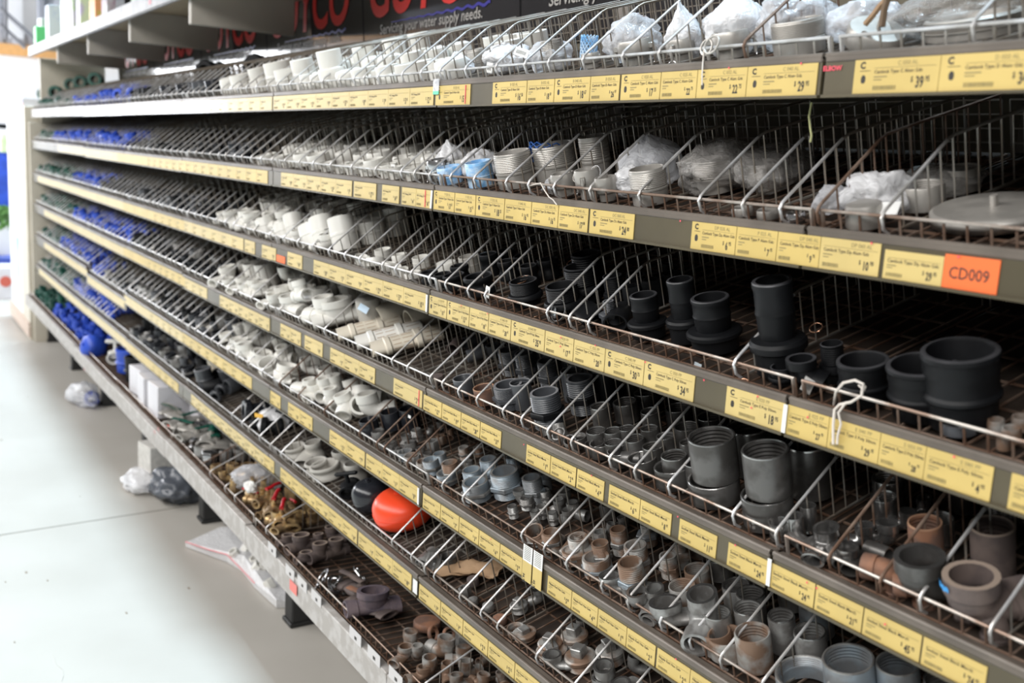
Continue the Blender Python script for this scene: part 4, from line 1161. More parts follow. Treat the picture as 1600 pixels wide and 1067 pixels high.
H('socket', 4, 1445, 815, 52, .052, 'rusty socket in the shade behind the steel elbow', M_rusty)
H('socket', 4, 1550, 820, 66, .060, 'rusty wide socket in the shade at the right', M_browniron)
# ---- fifth basket
p = hit_plane(547, 636, nrm(5), org(5) + nrm(5) * .05)
re_ = Matrix.Rotation(1.1, 3, 'Z') @ Matrix.Rotation(1.0, 3, 'X') @ Matrix.Rotation(pi, 3, 'Z')
p = p + Vector((-.02, .035, .0))
put('elbow', 'white elbow with its round mouth facing the aisle', p - re_ @ Vector((0, .017, .085)), (.088, .088, .085), (W,), tuple(re_.to_euler()), place='fifth basket row')
H('elbow', 5, 583, 612, 32, .075, 'white elbow with mouth facing up, right of the first', W, rz=2.6, dep=1.2)
for u, v, w in ((405, 558, 36), (421, 563, 36), (440, 570, 38), (397, 548, 32)):
    H('stack', 5, u, v, w, .058, 'white adaptor with slanting mouth in the row of four', W, tilt=(.35, .2))
for u, v, w in ((468, 598, 26), (482, 592, 24), (505, 590, 26), (492, 604, 28), (515, 606, 26), (452, 600, 20), (520, 586, 26), (358, 545, 22), (372, 540, 24), (385, 536, 26), (368, 528, 24)):
    H(random.choice(('elbow45', 'pipe', 'tee')), 5, u, v, w, .036, 'small white fitting in the jumble of the middle', W)
H('socket', 5, 575, 655, 30, .036, 'glossy black socket left of the wire divider', M_blkgl)
H('socket', 5, 608, 642, 30, .044, 'glossy black socket behind the wire divider', M_blkgl)
H('socket', 5, 637, 637, 30, .048, 'glossy black socket with white sticker', M_blkgl)
for u, v, w in ((590, 672, 22), (612, 690, 20), (625, 700, 18), (603, 700, 16), (640, 690, 20), (655, 700, 16), (648, 712, 18), (632, 680, 16), (668, 706, 16), (620, 712, 16)):
    H(random.choice(('nut', 'elbow45', 'ring')), 5, u, v, w, .018, 'tiny bright metal fitting in the small pile', M_galv)
for u, v, w, h, mm in ((635, 716, 28, .026, 0), (645, 728, 26, .026, 1), (666, 736, 30, .032, 1), (672, 717, 30, .032, 0), (702, 722, 30, .038, 1), (686, 708, 24, .036, 0), (699, 748, 36, .034, 0), (736, 733, 34, .044, 0), (742, 752, 48, .048, 0), (762, 716, 32, .052, 2), (787, 735, 52, .052, 2), (830, 745, 36, .050, 2)):
    H('nipple', 5, u, v, w, h, ('blue-grey galvanised nipple with hex collar', 'brown-stained galvanised nipple', 'shaded galvanised nipple with hex collar')[mm], ((M_galvblue, M_galv), (M_galvr, M_galv), (M_galvblue, M_galvblue))[mm])
for u, v, w in ((800, 790, 18), (822, 776, 24), (845, 790, 20), (862, 800, 18), (870, 780, 20), (812, 765, 20), (884, 795, 20), (850, 765, 22), (835, 800, 16), (900, 785, 22), (880, 765, 22)):
    H(random.choice(('elbow', 'elbow45', 'nipple')), 5, u, v, w, .024, 'small galvanised elbow in the shaded pile', (M_galv, M_galv))
for u, v, w, h, t in ((837, 823, 36, .036, .4), (860, 830, 32, .034, 0), (902, 836, 26, .036, 0), (937, 848, 32, .042, 0), (965, 826, 30, .046, 0), (992, 851, 42, .048, 0), (893, 864, 34, .036, 0)):
    H('reducer' if w < 30 else 'nipple', 5, u, v, w, h, 'rust-stained galvanised nipple in the fine-threaded group', (M_galvr, M_galv), tilt=(t, 0))
H('reducer', 5, 859, 843, 46, .032, 'reducing nipple with tiny brown top', (M_galvr, M_galvr))
H('reducer', 5, 902, 838, 60, .040, 'reducing nipple with wide dusty base', (M_galvr, M_galvr))
H('nipple', 5, 934, 890, 50, .046, 'wide galvanised nipple with rusty threads at the rail', (M_galvr, M_galvblue), ymin=.04)
H('nipple', 5, 984, 878, 46, .056, 'tall galvanised nipple with brown hex band', (M_galvr, M_galvblue))
for u, v, w, h in ((972, 940, 32, .020), (1003, 930, 36, .030), (988, 950, 24, .018), (1018, 925, 32, .030), (1028, 945, 30, .022)):
    H('elbow', 5, u, v, w, h, 'galvanised elbow low by the front rail', M_galv, dep=1.2)
H('elbow', 5, 1092, 938, 52, .036, 'bright galvanised elbow tipped on its side', M_galv, rz=.6, dep=1.2)
H('elbow', 5, 1060, 965, 46, .036, 'dark galvanised elbow next to the bright one', M_galv, rz=2.5, dep=1.2)
for u, v, w, h in ((1020, 962, 36, .024), (1046, 980, 38, .026), (1120, 956, 44, .044), (1117, 984, 48, .042), (1137, 1013, 58, .044), (1175, 987, 56, .052), (1168, 948, 44, .050), (1220, 960, 42, .054), (1172, 925, 44, .048)):
    H('socket', 5, u, v, w, h, 'weathered galvanised socket in the right-hand group', M_galvr if w > 45 else M_galv)
H('socket', 5, 1325, 1028, 80, .052, 'wide blue-grey socket lower right', M_galvblue)
H('socket', 5, 1257, 1056, 90, .046, 'wide blue-grey socket at the bottom edge', M_galvblue)
H('socket', 5, 1402, 1035, 66, .050, 'blue-grey socket in shade right of the wide one', M_galvblue)
H('socket', 5, 1265, 985, 50, .052, 'shaded socket behind the wide blue-grey ones', M_galv)
H('socket', 5, 1480, 1062, 70, .052, 'shaded socket at the lower right edge', M_galv)
# ---- sixth basket
for u, v, w, h in ((460, 699, 32, .040), (495, 728, 34, .044), (512, 746, 44, .044), (532, 702, 28, .048), (552, 722, 30, .048), (488, 690, 26, .044)):
    H('rimring', 6, u, v, w * 1.15, h * 1.1, 'pale grey plastic coupling with rolled rim', M_pvcgrey)
H('pipe', 6, 478, 712, 30, .034, 'pale grey sleeve lying tilted between couplings', M_pvcgrey, rz=.8, dep=1.5)
H('elbow', 6, 345, 612, 26, .050, 'beige elbow lying behind the sixth rail', M_pvcwarm, rz=.7, ymin=.11)
H('tvalve', 6, 540, 738, 52, .088, 'black plastic valve with T handle and white tag', (M_blk, M_whitecard), rz=.9)
H('float', 6, 574, 752, 60, .085, 'black round float left of the orange one', M_blkgl)
H('float', 6, 624, 768, 98, .112, 'bright orange-red float squeezed behind the wire fence', M_float, rz=0.0)
H('nipple', 6, 683, 862, 36, .030, 'bright steel fitting lying right of the float', (M_galv, M_chrome), tilt=(1.1, .4), extra=.01)
H('pipe', 6, 668, 868, 24, .026, 'dusty steel sleeve beside the bright fitting', M_galv, rz=.5, dep=1.6)
H('socket', 6, 700, 868, 30, .026, 'dark steel socket behind the bright fitting', M_steel)
H('cap', 6, 742, 951, 17, .012, 'shiny cap near the rail, left of two', M_galv)
H('cap', 6, 762, 943, 19, .014, 'shiny cap near the rail, right of two', M_galv)
H('cap', 6, 783, 978, 24, .016, 'rusty round cap near the rail', M_rusty)
H('socket', 6, 808, 993, 28, .022, 'galvanised socket with brown inside near the rail', M_galvr)
for u, v, w, h in ((824, 1012, 38, .030), (857, 992, 40, .032), (895, 978, 44, .038), (866, 1036, 50, .032), (903, 1010, 50, .040), (950, 1000, 46, .042)):
    H('plug', 6, u, v, w, h, 'galvanised plug with square head', (M_galvr, M_galv), rz=random.uniform(-.4, .4))
for u, v, w, h in ((880, 1060, 28, .022), (932, 1062, 34, .026), (945, 1048, 36, .034), (975, 1060, 34, .034)):
    H('elbow', 6, u, v, w, h, 'galvanised elbow at the bottom edge', M_galv, dep=1.2)
# ---- bottom basket
for u, v, w, rz in ((470, 835, 25, .2), (500, 848, 22, .3), (450, 850, 18, .0), (525, 842, 22, .2), (478, 862, 18, .1)):
    H('tee', 7, u, v, w, .036, 'rusty iron tee lying on the bottom grid', M_browniron, rz=rz, dep=1.3)
H('pipe', 7, 478, 872, 22, .018, 'grey angle piece lying by the rusty tee', M_browniron, rz=1.1, dep=2.6)
for u, v, w in ((508, 905, 34), (557, 890, 40), (533, 900, 34), (520, 922, 36)):
    H('clamp', 7, u, v, w, .024, 'bright zinc clamp with bolt', (M_chrome, M_galv), tilt=(.9, .3), extra=.01)
H('valve', 7, 565, 905, 76, .045, 'iron valve with long flat lever, farther one', (M_browniron, M_browniron), rz=1.9)
H('valve', 7, 580, 935, 84, .050, 'rust-brown valve with long flat lever, middle one', (M_browniron, M_rusty), rz=1.9)
H('tee', 7, 582, 950, 44, .060, 'large purple-brown iron valve body with open mouth', mat('purple_brown_iron', (0.17, 0.13, 0.14), 0.6, second=(0.10, 0.08, 0.10), nscale=25, bump=.4), rz=-.2, dep=1.3)
H('cap', 7, 668, 968, 44, .018, 'rusty disc lying deep on the bottom grid', M_rusty)
for u, v, w, h in ((645, 990, 34, .024), (690, 992, 38, .032), (716, 1010, 30, .026), (672, 1022, 34, .026), (628, 1018, 34, .016), (655, 1046, 32, .022), (700, 1040, 30, .024), (735, 1030, 30, .026), (655, 1005, 26, .018), (720, 1052, 28, .022), (750, 1050, 28, .022)):
    H(random.choice(('elbow', 'tee', 'elbow')), 7, u, v, w * .72, h, 'dusty galvanised elbow in the bottom heap', M_galvr, dep=1.2)
for u, v, w in ((675, 985, 26), (700, 985, 22)):
    H('ring', 7, u, v, w, .008, 'thin rusty ring leaning in the bottom heap', M_rusty, tilt=(1.2, 0), extra=.012)

# ================================================================ FILLING THE COMPARTMENTS
OCC = list(LOCAL)
def free(x, y, z, r):
    for (a, b, c, q) in OCC:
        if abs(c - z) < 0.045 and (a - x) ** 2 + (b - y) ** 2 < (0.92 * (q + r)) ** 2: return False
    return True
def fill(row, u0, u1, kinds, desc, mats, dmax=.06, h=(.03, .05), ymax=.2, nmax=4, layers=1, p=1.0, simple=None, lying=False, dmin=.022, ymin=None):
    """put loose fittings into every compartment between two dividers over a stretch of one basket"""
    if row < 7: xa, xb = x_at(row, u0, .02, .06), x_at(row, u1, .02, .06)
    else: xa, xb = u0, u1
    random.seed(int(row * 1000 + u0 * 7 + (layers * 3)))
    ds = [x for x in DIVS[row] if xa - .06 < x < xb + .06] if row < 7 else [xa + .085 * i for i in range(int((xb - xa) / .085) + 1)]
    if not ds: ds = [xa, xb]
    y00 = 0.019 if ymin is None else ymin
    for a, b in zip(ds[:-1], ds[1:]):
        cw = b - a
        if cw < .022: continue
        if cw > .13:
            k = int(cw / .08); cells = [(a + cw * i / k, a + cw * (i + 1) / k) for i in range(k)]
        else: cells = [(a, b)]
        for (c0, c1) in cells:
            if (c0 + c1) / 2 < xa or (c0 + c1) / 2 > xb: continue
            if random.random() > p: continue
            w = c1 - c0 - .008
            for L in range(layers):
                y = y00; n = 0
                while y < ymax and n < nmax - L:
                    D = min(dmax, w) * random.uniform(.72, .98)
                    D = max(min(D, w), min(dmin, w))
                    if D < .016: break
                    hh = random.uniform(*h)
                    x = (c0 + c1) / 2 + random.uniform(-1, 1) * max(0, (w - D) / 2)
                    z = FL[row] + .002 + L * h[0] * .85 + (rowdz(row, bay_of(x)) if row < 7 else 0)
                    random.seed(int(abs(x) * 1e5) + n * 17 + L * 5 + row)
                    kd = random.choice(kinds)
                    mt = random.choice(mats)
                    dp = 1.25 if kd in ('elbow', 'tee', 'pipe', 'union', 'valve', 'elbow45') else 1.0
                    if kd in ('union',): D2, hh = D * .75, D * .75
                    elif kd == 'pipe': D2, hh = D * .8, D * .8
                    elif kd in ('elbow', 'tee', 'elbow45'): D2, hh, dp = D, D * .9, 1.0
                    else: D2 = D
                    yc = y + D2 * dp / 2 + random.uniform(0, .004)
                    if free(x, yc, z, D2 / 2):
                        sm = simple if simple is not None else depth((x, yc, z)) > 2.6
                        tx, ty = (random.uniform(-.35, .35), random.uniform(-.25, .25)) if (L or kd in ('elbow', 'tee', 'elbow45', 'union')) else (random.uniform(-.04, .04), 0)
                        rz = random.uniform(0, 6.28) if kd not in ('union', 'pipe', 'strainer') else random.uniform(-.9, .9)
                        dzr = rowdz(row, bay_of(x)) if row < 7 else 0
                        put(kd, desc, wpt(row, x, yc, z - FL[row] - dzr + .001, dzr), (D2, D2 * dp, hh), mt, (tx, ty, rz), simple=sm, row=row, place=(ORD[row] + ' row' if row < 7 else 'bottom basket') + ', ' + BAYN[bay_of(x)])
                        OCC.append((x, yc, z, D2 / 2))
                    y += D2 * dp * 1.02 + .003; n += 1
B1 = [(M_blk,), (M_blkgl,), (M_dgrey,), (M_blk, M_dgrey)]
Bm = [(M_blk,), (M_blkgl, M_galv), (M_dgrey, M_pvcgrey), (M_galv,), (M_blk, M_dgrey)]
BL = [(M_blue, M_blue), (M_blue, M_blk), (M_blue, M_blue)]
GR = [(M_green, M_green), (M_green, M_blk)]
WH = [(M_pvc, M_pvc), (M_pvc, M_pvcwarm)]
UK = ('union', 'elbow', 'tee')
# row, green, blue, black, white boundaries in the photograph
for r, g0, g1, b1, k1, w1 in ((1, 56, 112, 205, 335, 690), (2, 56, 80, 200, 385, 395), (3, 56, 112, 150, 340, 560), (4, 56, 112, 205, 338, 400), (5, 60, 92, 160, 335, 400), (6, 60, 112, 200, 290, 300)):
    fill(r, g0, g1, UK, 'dark green compression fitting', GR, dmax=.07, h=(.045, .07), nmax=2, ymax=.14, simple=True, layers=1)
    fill(r, g1, b1, UK, 'bright blue compression fitting', BL, dmax=.075, h=(.05, .075), nmax=2, ymax=.16, simple=True, layers=1)
    hk = (.02, .035) if r in (2,) else (.03, .055)
    fill(r, b1, k1, ('union', 'elbow', 'socket', 'tee', 'nipple', 'ring'), 'small black pipe fitting', Bm if r > 3 else B1, dmax=.055, h=hk, nmax=2, ymax=.15, simple=True, layers=1)
# green ones peeking above the top basket at the far end
for u, v, w in ((112, 132, 16), (127, 128, 16), (150, 124, 18), (70, 147, 14), (88, 144, 12)):
    p = hit(u, v, 1, .22 if v < 135 else .1)
    put('union', 'green fitting heaped above the top basket rim', (p.x, p.y, p.z - .04), (.075, .09, .075), (M_green, M_blk), (0, 0, 1.2), simple=True, place='far end')
for u, v in ((334, 100), (412, 92)):
    p = hit(u, v, 1, .28)
    put('union', 'black fitting heaped in front of the sign glare', (p.x, p.y, p.z - .075), (.09, .12, .085), (M_blk, M_blk), (0, 0, .6), simple=True, place='top basket row')
fill(1, 335, 690, ('coupling', 'cap', 'stack'), 'white plastic fitting in the white stretch', WH, dmax=.075, h=(.03, .06), nmax=4, ymax=.3)
fill(2, 400, 670, ('coupling', 'cap', 'ring'), 'white plastic fitting in the low row', WH, dmax=.07, h=(.025, .036), nmax=3, ymax=.22)
fill(3, 338, 520, ('coupling', 'stack', 'elbow'), 'white plastic stub or elbow in the tall heap', WH, dmax=.07, h=(.05, .07), nmax=3, ymax=.3, ymin=.05)
fill(3, 338, 425, ('elbow', 'tee', 'elbow45'), 'white plastic fitting low at the fence', WH, dmax=.05, h=(.03, .045), nmax=2, ymax=.1)
fill(3, 540, 640, ('socket', 'ring', 'coupling'), 'small white ring low in the wire compartments', WH, dmax=.04, h=(.014, .022), nmax=2, ymax=.09, p=.8)
fill(4, 338, 600, ('elbow', 'tee', 'elbow45', 'socket'), 'white plastic fitting in the long heap', WH, dmax=.075, h=(.05, .075), nmax=4, ymax=.3, layers=2)
fill(4, 600, 690, ('pipe', 'nut'), 'dark dusty fitting at the back', [(M_browniron,), (M_dgrey,)], dmax=.04, h=(.02, .03), nmax=3, ymax=.3, ymin=.12)
fill(5, 338, 560, ('elbow', 'tee', 'elbow45', 'stack', 'pipe'), 'white plastic fitting in the mixed heap', WH, dmax=.07, h=(.04, .065), nmax=4, ymax=.28, layers=2)
fill(6, 335, 420, ('union', 'elbow', 'ring', 'pipe'), 'large glossy black fitting', [(M_blkgl,), (M_blk,)], dmax=.10, h=(.06, .10), nmax=3, ymax=.25)
fill(6, 455, 560, ('coupling', 'rimring', 'pipe'), 'pale grey plastic fitting behind the front ones', [(M_pvcgrey,)], dmax=.06, h=(.04, .055), nmax=4, ymax=.28)
fill(6, 200, 335, ('union', 'pipe', 'bigcoupler'), 'large dull black fitting', [(M_blk,), (M_dgrey, M_blk)], dmax=.11, h=(.06, .10), nmax=2, ymax=.22, simple=True)
# near bays: the lines standing behind the front ones
fill(4, 700, 820, ('nipple', 'socket'), 'dark grey plastic fitting at the back', [(M_dgrey, M_dgrey)], dmax=.055, h=(.045, .06), nmax=4, ymax=.3, ymin=.12)
fill(4, 820, 1060, ('socket',), 'black steel socket in the back lines', [(M_steel,)], dmax=.042, h=(.032, .042), nmax=5, ymax=.26, ymin=.08)
fill(4, 1210, 1560, ('socket', 'elbow'), 'dark steel elbow or socket in the shade', [(M_steel,), (M_machined,)], dmax=.04, h=(.03, .04), nmax=4, ymax=.3, ymin=.12)
fill(5, 600, 700, ('nipple', 'elbow45', 'ring', 'nut'), 'small galvanised fitting in the crowded compartments', [(M_galv, M_galv), (M_galvr, M_galv)], dmax=.03, h=(.018, .028), nmax=5, ymax=.22)
fill(5, 690, 830, ('nipple', 'elbow45'), 'galvanised nipple in the back lines', [(M_galvblue, M_galv)], dmax=.042, h=(.03, .045), nmax=5, ymax=.3, ymin=.05)
fill(5, 760, 900, ('elbow', 'elbow45', 'nut'), 'small galvanised bend in the shaded pile', [(M_galv, M_galv)], dmax=.032, h=(.02, .028), nmax=6, ymax=.25)
fill(5, 860, 985, ('nipple', 'reducer'), 'rust-stained nipple in the back lines', [(M_galvr, M_galvr), (M_galvr, M_galvblue)], dmax=.04, h=(.034, .045), nmax=4, ymax=.28, ymin=.05)
fill(5, 985, 1090, ('elbow', 'socket'), 'galvanised elbow in the right-hand pile', [(M_galv,), (M_galvr,)], dmax=.045, h=(.028, .036), nmax=4, ymax=.25)
fill(5, 1090, 1560, ('socket', 'ring'), 'galvanised socket in the back lines', [(M_galv,), (M_galvr,), (M_galvblue,)], dmax=.055, h=(.040, .05), nmax=4, ymax=.3)
fill(6, 650, 730, ('cap', 'nut'), 'dusty small fitting in the nearly empty compartments', [(M_galv,), (M_browniron,)], dmax=.03, h=(.012, .02), nmax=2, ymax=.2, p=.5)
fill(6, 760, 1050, ('plug', 'socket', 'elbow'), 'galvanised plug or elbow in the lower right heap', [(M_galv, M_galv), (M_galvr, M_galv)], dmax=.042, h=(.024, .034), nmax=5, ymax=.28)
fill(3, 670, 780, ('rimring',), 'black rubber coupling in the back lines', [(M_blk,)], dmax=.05, h=(.035, .045), nmax=2, ymax=.22, ymin=.1)
fill(3, 800, 980, ('threadflange', 'nut', 'elbow45'), 'black plastic fitting in the dim back lines', [(M_blk,)], dmax=.06, h=(.04, .055), nmax=3, ymax=.3, ymin=.1)
fill(3, 1160, 1330, ('threadflange', 'nut', 'elbow45', 'ring'), 'black plastic fitting in the nearest dark pile', [(M_blk,)], dmax=.045, h=(.022, .034), nmax=5, ymax=.25)
# bottom basket, from the far end
fill(7, -6.2, -5.5, UK, 'large dark green fitting', GR, dmax=.12, h=(.07, .10), nmax=2, ymax=.2, simple=True)
fill(7, -5.5, -4.35, UK, 'large blue compression fitting', BL, dmax=.13, h=(.08, .11), nmax=2, ymax=.2, simple=True)
fill(7, -2.75, -2.28, ('valve', 'nut', 'ring', 'tee'), 'chrome and green lever tap in the tap heap', [(M_galv, M_green), (M_alu, M_green), (M_chrome, M_green)], dmax=.06, h=(.03, .05), nmax=6, ymax=.26, layers=2, simple=False)
fill(7, -2.28, -1.98, ('valve', 'nut', 'elbow'), 'small brass fitting in the brass heap', [(M_brass, M_brass), (M_brass, M_red)], dmax=.05, h=(.025, .04), nmax=6, ymax=.26, layers=2, simple=False)
fill(7, -1.95, -1.62, ('valve', 'tee', 'nut'), 'brass ball valve in the brass heap', [(M_brass, M_red), (M_brass, M_brass)], dmax=.062, h=(.04, .05), nmax=5, ymax=.26, layers=2, simple=False)
fill(7, -1.6, -1.35, ('tee', 'elbow'), 'rusty iron tee on the bottom grid', [(M_browniron,)], dmax=.06, h=(.035, .045), nmax=3, ymax=.22)
fill(7, -.95, -.4, ('elbow', 'tee', 'nut'), 'dusty galvanised elbow in the bottom heap', [(M_galvr,), (M_galv,)], dmax=.05, h=(.03, .036), nmax=6, ymax=.26)
for (u, v, w, rz, c) in ((428, 775, 44, 1.0, M_red), (418, 760, 40, .4, M_red), (402, 770, 36, 2.2, M_red), (440, 790, 44, 1.1, M_red), (450, 800, 60, 1.4, M_brass), (410, 800, 62, 1.2, M_brass), (395, 785, 46, 1.3, M_brass), (445, 822, 40, .5, M_brass), (425, 812, 56, 1.2, M_brass)):
    H('valve', 7, u, v, w, .06, 'brass valve with red lever on the brass heap' if c is M_red else 'yellow brass valve body at the front of the brass heap', (M_brass, c), rz=rz, extra=.015, dep=1.2)
for (u, v, w, rz) in ((336, 706, 90, 1.35), (308, 700, 60, .2), (278, 676, 62, 1.9), (286, 656, 56, .3), (330, 668, 64, 1.0), (300, 672, 60, 2.2)):
    H('valve', 7, u, v, w, .06, 'tap with long dark green lever on the tap heap', (M_alu, M_green), rz=rz, extra=.02)

# ================================================================ BAGS, BOXES, STRINGS
def bag_mesh(seed, sx, sy, sz, crumple=.22, neck=0.0, sub=3):
    import bmesh
    bm = bmesh.new()
    bmesh.ops.create_icosphere(bm, subdivisions=sub + 1, radius=1.0)
    off = Vector((seed * 3.1, seed * 1.7, seed * .9))
    for v in bm.verts:
        p = v.co.copy()
        k = 1 + crumple * (1.2 * noise.noise(p * 1.5 + off)) + crumple * (.55 - 1.5 * abs(noise.noise(p * 2.6 + off))) - crumple * .7 * abs(noise.noise(p * 6 + off * 2))
        q = p * k
        if neck and q.z > .35:
            t = min(1, (q.z - .35) / .65); s_ = 1 - .75 * t
            q.x *= s_; q.y *= s_; q.z += neck * t * (1 + .5 * noise.noise(p * 6 + off))
        if q.z < -.8: q.z = -.8
        v.co = Vector((q.x * sx, q.y * sy, (q.z + .8) * sz / 1.8))
    me = bpy.data.meshes.new('bag'); bm.to_mesh(me); bm.free()
    me.shade_smooth()
    return me
def bag(seed, u, vtop, row, y, wpx, hh, label, m, deep=None, z0=None, neck=0.0, crumple=.22):
    """plastic bag standing on a basket floor; the top is where the photograph shows it"""
    o_, q_, n_ = org(row), dpt(row), nrm(row)
    p = hit_plane(u, vtop, q_, o_ + q_ * y)
    W_ = wpx * depth(p) / FPX / 2
    h = hh if hh else max(.03, n_.dot(p - o_))
    me = bag_mesh(seed, W_ * .92, (deep or W_ * .9), h / (1.0 + .5 * neck), crumple, neck)
    me.materials.append(m)
    o = link('plastic_bag', me, None, wpt(row, p.x, y, .002), tilted(row, (0, 0, random.uniform(-.3, .3) + .5)))
    tag(o, label, 'plastic bag')
    return o
bag(1, 712, 84, 1, .085, 58, None, 'clear crumpled bag peaking up at the second bay joint', M_bagw, neck=.3)
bag(2, 790, 72, 1, .10, 84, None, 'crumpled clear bag with barcode sticker, top basket', M_bagw, deep=.05)
bag(3, 858, 66, 1, .08, 66, None, 'low clear bag left of the blue net fitting', M_bag, deep=.04)
bag(4, 985, 26, 1, .11, 92, None, 'clear bag over a blue printed roll, top basket', M_bag, deep=.05)
bag(5, 1062, 8, 1, .09, 58, None, 'tall narrow clear bag, top basket, beside the blue roll', M_bagw, neck=.25, deep=.03)
bag(6, 1145, -14, 1, .12, 110, None, 'big milky white bag with wire ring hanging below', M_bagw, deep=.06, neck=.1)
bag(7, 1240, -16, 1, .13, 120, None, 'large clear bag over a stack of ribbed grey adaptors', M_bag, deep=.06)
bag(8, 1350, 0, 1, .14, 110, None, 'clear bag with yellow-green label near the right, top basket', M_bag, deep=.05)
bag(9, 1500, -20, 1, .15, 200, None, 'dusty clear bag filling the right end of the top basket', M_bagg, deep=.07)
bag(10, 700, 222, 2, .09, 62, None, 'white crumpled bag with blue print beside the bright camlock', M_bagw, neck=.2)
bag(11, 746, 236, 2, .085, 66, None, 'clear bag over a light blue printed fitting', M_bagw, deep=.035)
bag(12, 1010, 212, 2, .13, 110, None, 'large crumpled clear bag, second basket, left of the dusty one', M_bag, deep=.06, neck=.1)
bag(13, 985, 262, 2, .07, 66, None, 'shiny small clear bag at the front rail', M_bagw, deep=.03)
bag(14, 1120, 222, 2, .15, 130, None, 'grey dusty bag behind thick wire dividers', M_bagg, deep=.08)
bag(15, 1205, 232, 2, .17, 120, None, 'grey dusty bag deeper and right of the other dusty one', M_bagg, deep=.08)
bag(16, 1370, 272, 2, .09, 110, None, 'clear bag with white oval sticker in the nearest bay', M_bagw, deep=.04, crumple=.3)
bag(17, 1300, 300, 2, .08, 60, None, 'small clear bag next to the oval sticker bag', M_bag, deep=.03)
bag(18, 1470, 262, 2, .2, 120, None, 'dusty brown-grey bag behind the round cover', M_bagg, deep=.06)
bag(19, 875, 312, 2, .05, 50, .022, 'low shiny film under the flat levers, second basket', M_bag, deep=.03)
p = hit_plane(428, 640, dpt(6), org(6) + dpt(6) * .09)
o = link('plastic_bag', bag_mesh(20, .062, .055, min(.12, nrm(6).dot(p - org(6))), .2), None, wpt(6, p.x, .09, .002), (TH, 0, 0)); o.data.materials.append(M_bagw); tag(o, 'milky bag with yellow sticker among black and grey fittings, sixth basket', 'plastic bag')
m = MB(); m.box(-.02, .02, -.002, 0, 0, .012); st = link('sticker', m.mesh('sticker', [mat('amber_sticker', (.75, .42, .05), .4)]), o, (.02, -.052, .055), (-.2, 0, .3))
def sticker(label, u, v, y, w, h, mt, rot=(0, 0, 0), bars=True):
    p = hit(u, v, 1, y)
    m = MB(); m.box(-w / 2, w / 2, -.0006, 0, -h / 2, h / 2)
    o = link('paper_tag', m.mesh('paper_tag', [mt]), None, p, rot); tag(o, label, 'tag')
    if bars:
        g = MB(); x = -w * .35
        while x < w * .35: g.box(x, x + .0006, -.0008, -.0006, -h * .25, h * .2); x += .0016
        link('barcode', g.mesh('barcode', [M_ink]), o)
    return o
sticker('white barcode sticker on the crumpled top basket bag', 815, 82, .045, .032, .014, M_whitecard, (-.3, .25, .3))
sticker('white barcode sticker on the first top basket bag', 765, 106, .03, .016, .018, M_whitecard, (0, .15, .2))
sticker('white barcode sticker on a white cap, second basket', 614, 262, .03, .02, .014, M_whitecard)
sticker('white barcode tag hanging on the largest rubber coupling', 762, 456, .012, .014, .020, M_whitecard, (0, .15, 0))
sticker('white oval label inside the clear bag, nearest bay', 1378, 326, .04, .045, .016, M_whitecard, (-.5, -.1, 0), False)
sticker('silver tag hanging on the flanged black adaptor', 866, 488, .03, .010, .018, M_chrome, (0, 0, 0), False)
sticker('white sticker on the glossy black socket', 640, 651, .05, .012, .006, M_whitecard, bars=False)
sticker('pale tag hanging on the black angled fitting', 1262, 602, .02, .014, .018, mat('grey_tag', (.45, .44, .42), .4), (0, .35, .2))
sticker('pale tag under the wide flange hose tail', 1090, 575, .02, .014, .014, mat('blue_grey_tag', (.42, .47, .5), .4), (0, .1, 0), False)
sticker('blue tinted sticker on the biggest white tee', 568, 482, .07, .03, .016, mat('pale_blue_label', (.55, .7, .85), .4), (-.4, .3, .4), False)
def loop(label, cat, pts, r, mt, name='wire_ring'):
    m = MB(); m.path(pts, r, 0, 6); o = link(name, m.mesh(name, [mt])); tag(o, label, cat); return o
def ringpts(u, v, y, rad, tilt=0.5, n=20, sq=.8):
    c = hit(u, v, 1, y)
    return [(c.x + rad * cos(a), c.y + rad * sq * sin(a) * sin(tilt), c.z + rad * sin(a) * cos(tilt)) for a in [2 * pi * i / n for i in range(n + 1)]]
loop('thin wire ring hanging over the flanged black adaptor', 'ring', ringpts(872, 485, .02, .018, .3), .0008, M_chrome)
loop('coiled wire ring lying on the threaded black adaptor', 'ring', ringpts(812, 438, .06, .016, 1.2), .0009, M_copper)
loop('bright wire ring on the second coil of the threaded black adaptor', 'ring', ringpts(818, 434, .065, .014, 1.3), .0009, M_chrome)
loop('copper wire ring on the dim flange fitting', 'ring', ringpts(895, 410, .14, .012, 1.1), .0008, M_copper)
loop('copper ring behind the front rail under the flanged adaptor', 'ring', ringpts(836, 501, .03, .010, .8), .0008, M_copper)
loop('copper ring below the wide flange hose tail', 'ring', ringpts(1160, 600, .03, .009, .8), .0009, M_copper)
loop('bright ring under the tallest hose tail', 'ring', ringpts(1175, 606, .03, .007, .5), .0009, M_chrome)
loop('copper glint ring behind the nearest wire divider', 'ring', ringpts(1275, 512, .12, .009, .9), .0009, M_copper)
loop('steel pull ring hanging in front of the camlock, second basket', 'ring', ringpts(930, 272, .03, .013, .2), .0010, M_chrome)
loop('second steel pull ring beside the barred lever, second basket', 'ring', ringpts(902, 275, .03, .010, .2), .0009, M_alu)
loop('big steel ring hanging below the milky bag on the top rail', 'ring', ringpts(1112, 70, .0, .012, .4), .0014, M_alu)
loop('second steel ring crossing the first below the milky bag', 'ring', ringpts(1104, 74, .002, .010, .2), .0014, M_alu)
def dangle(label, row, pts, y, r, mt):
    loop(label, 'string', [hit(u, v, 1, y + dy) for u, v, dy in pts], r, mt, 'string')
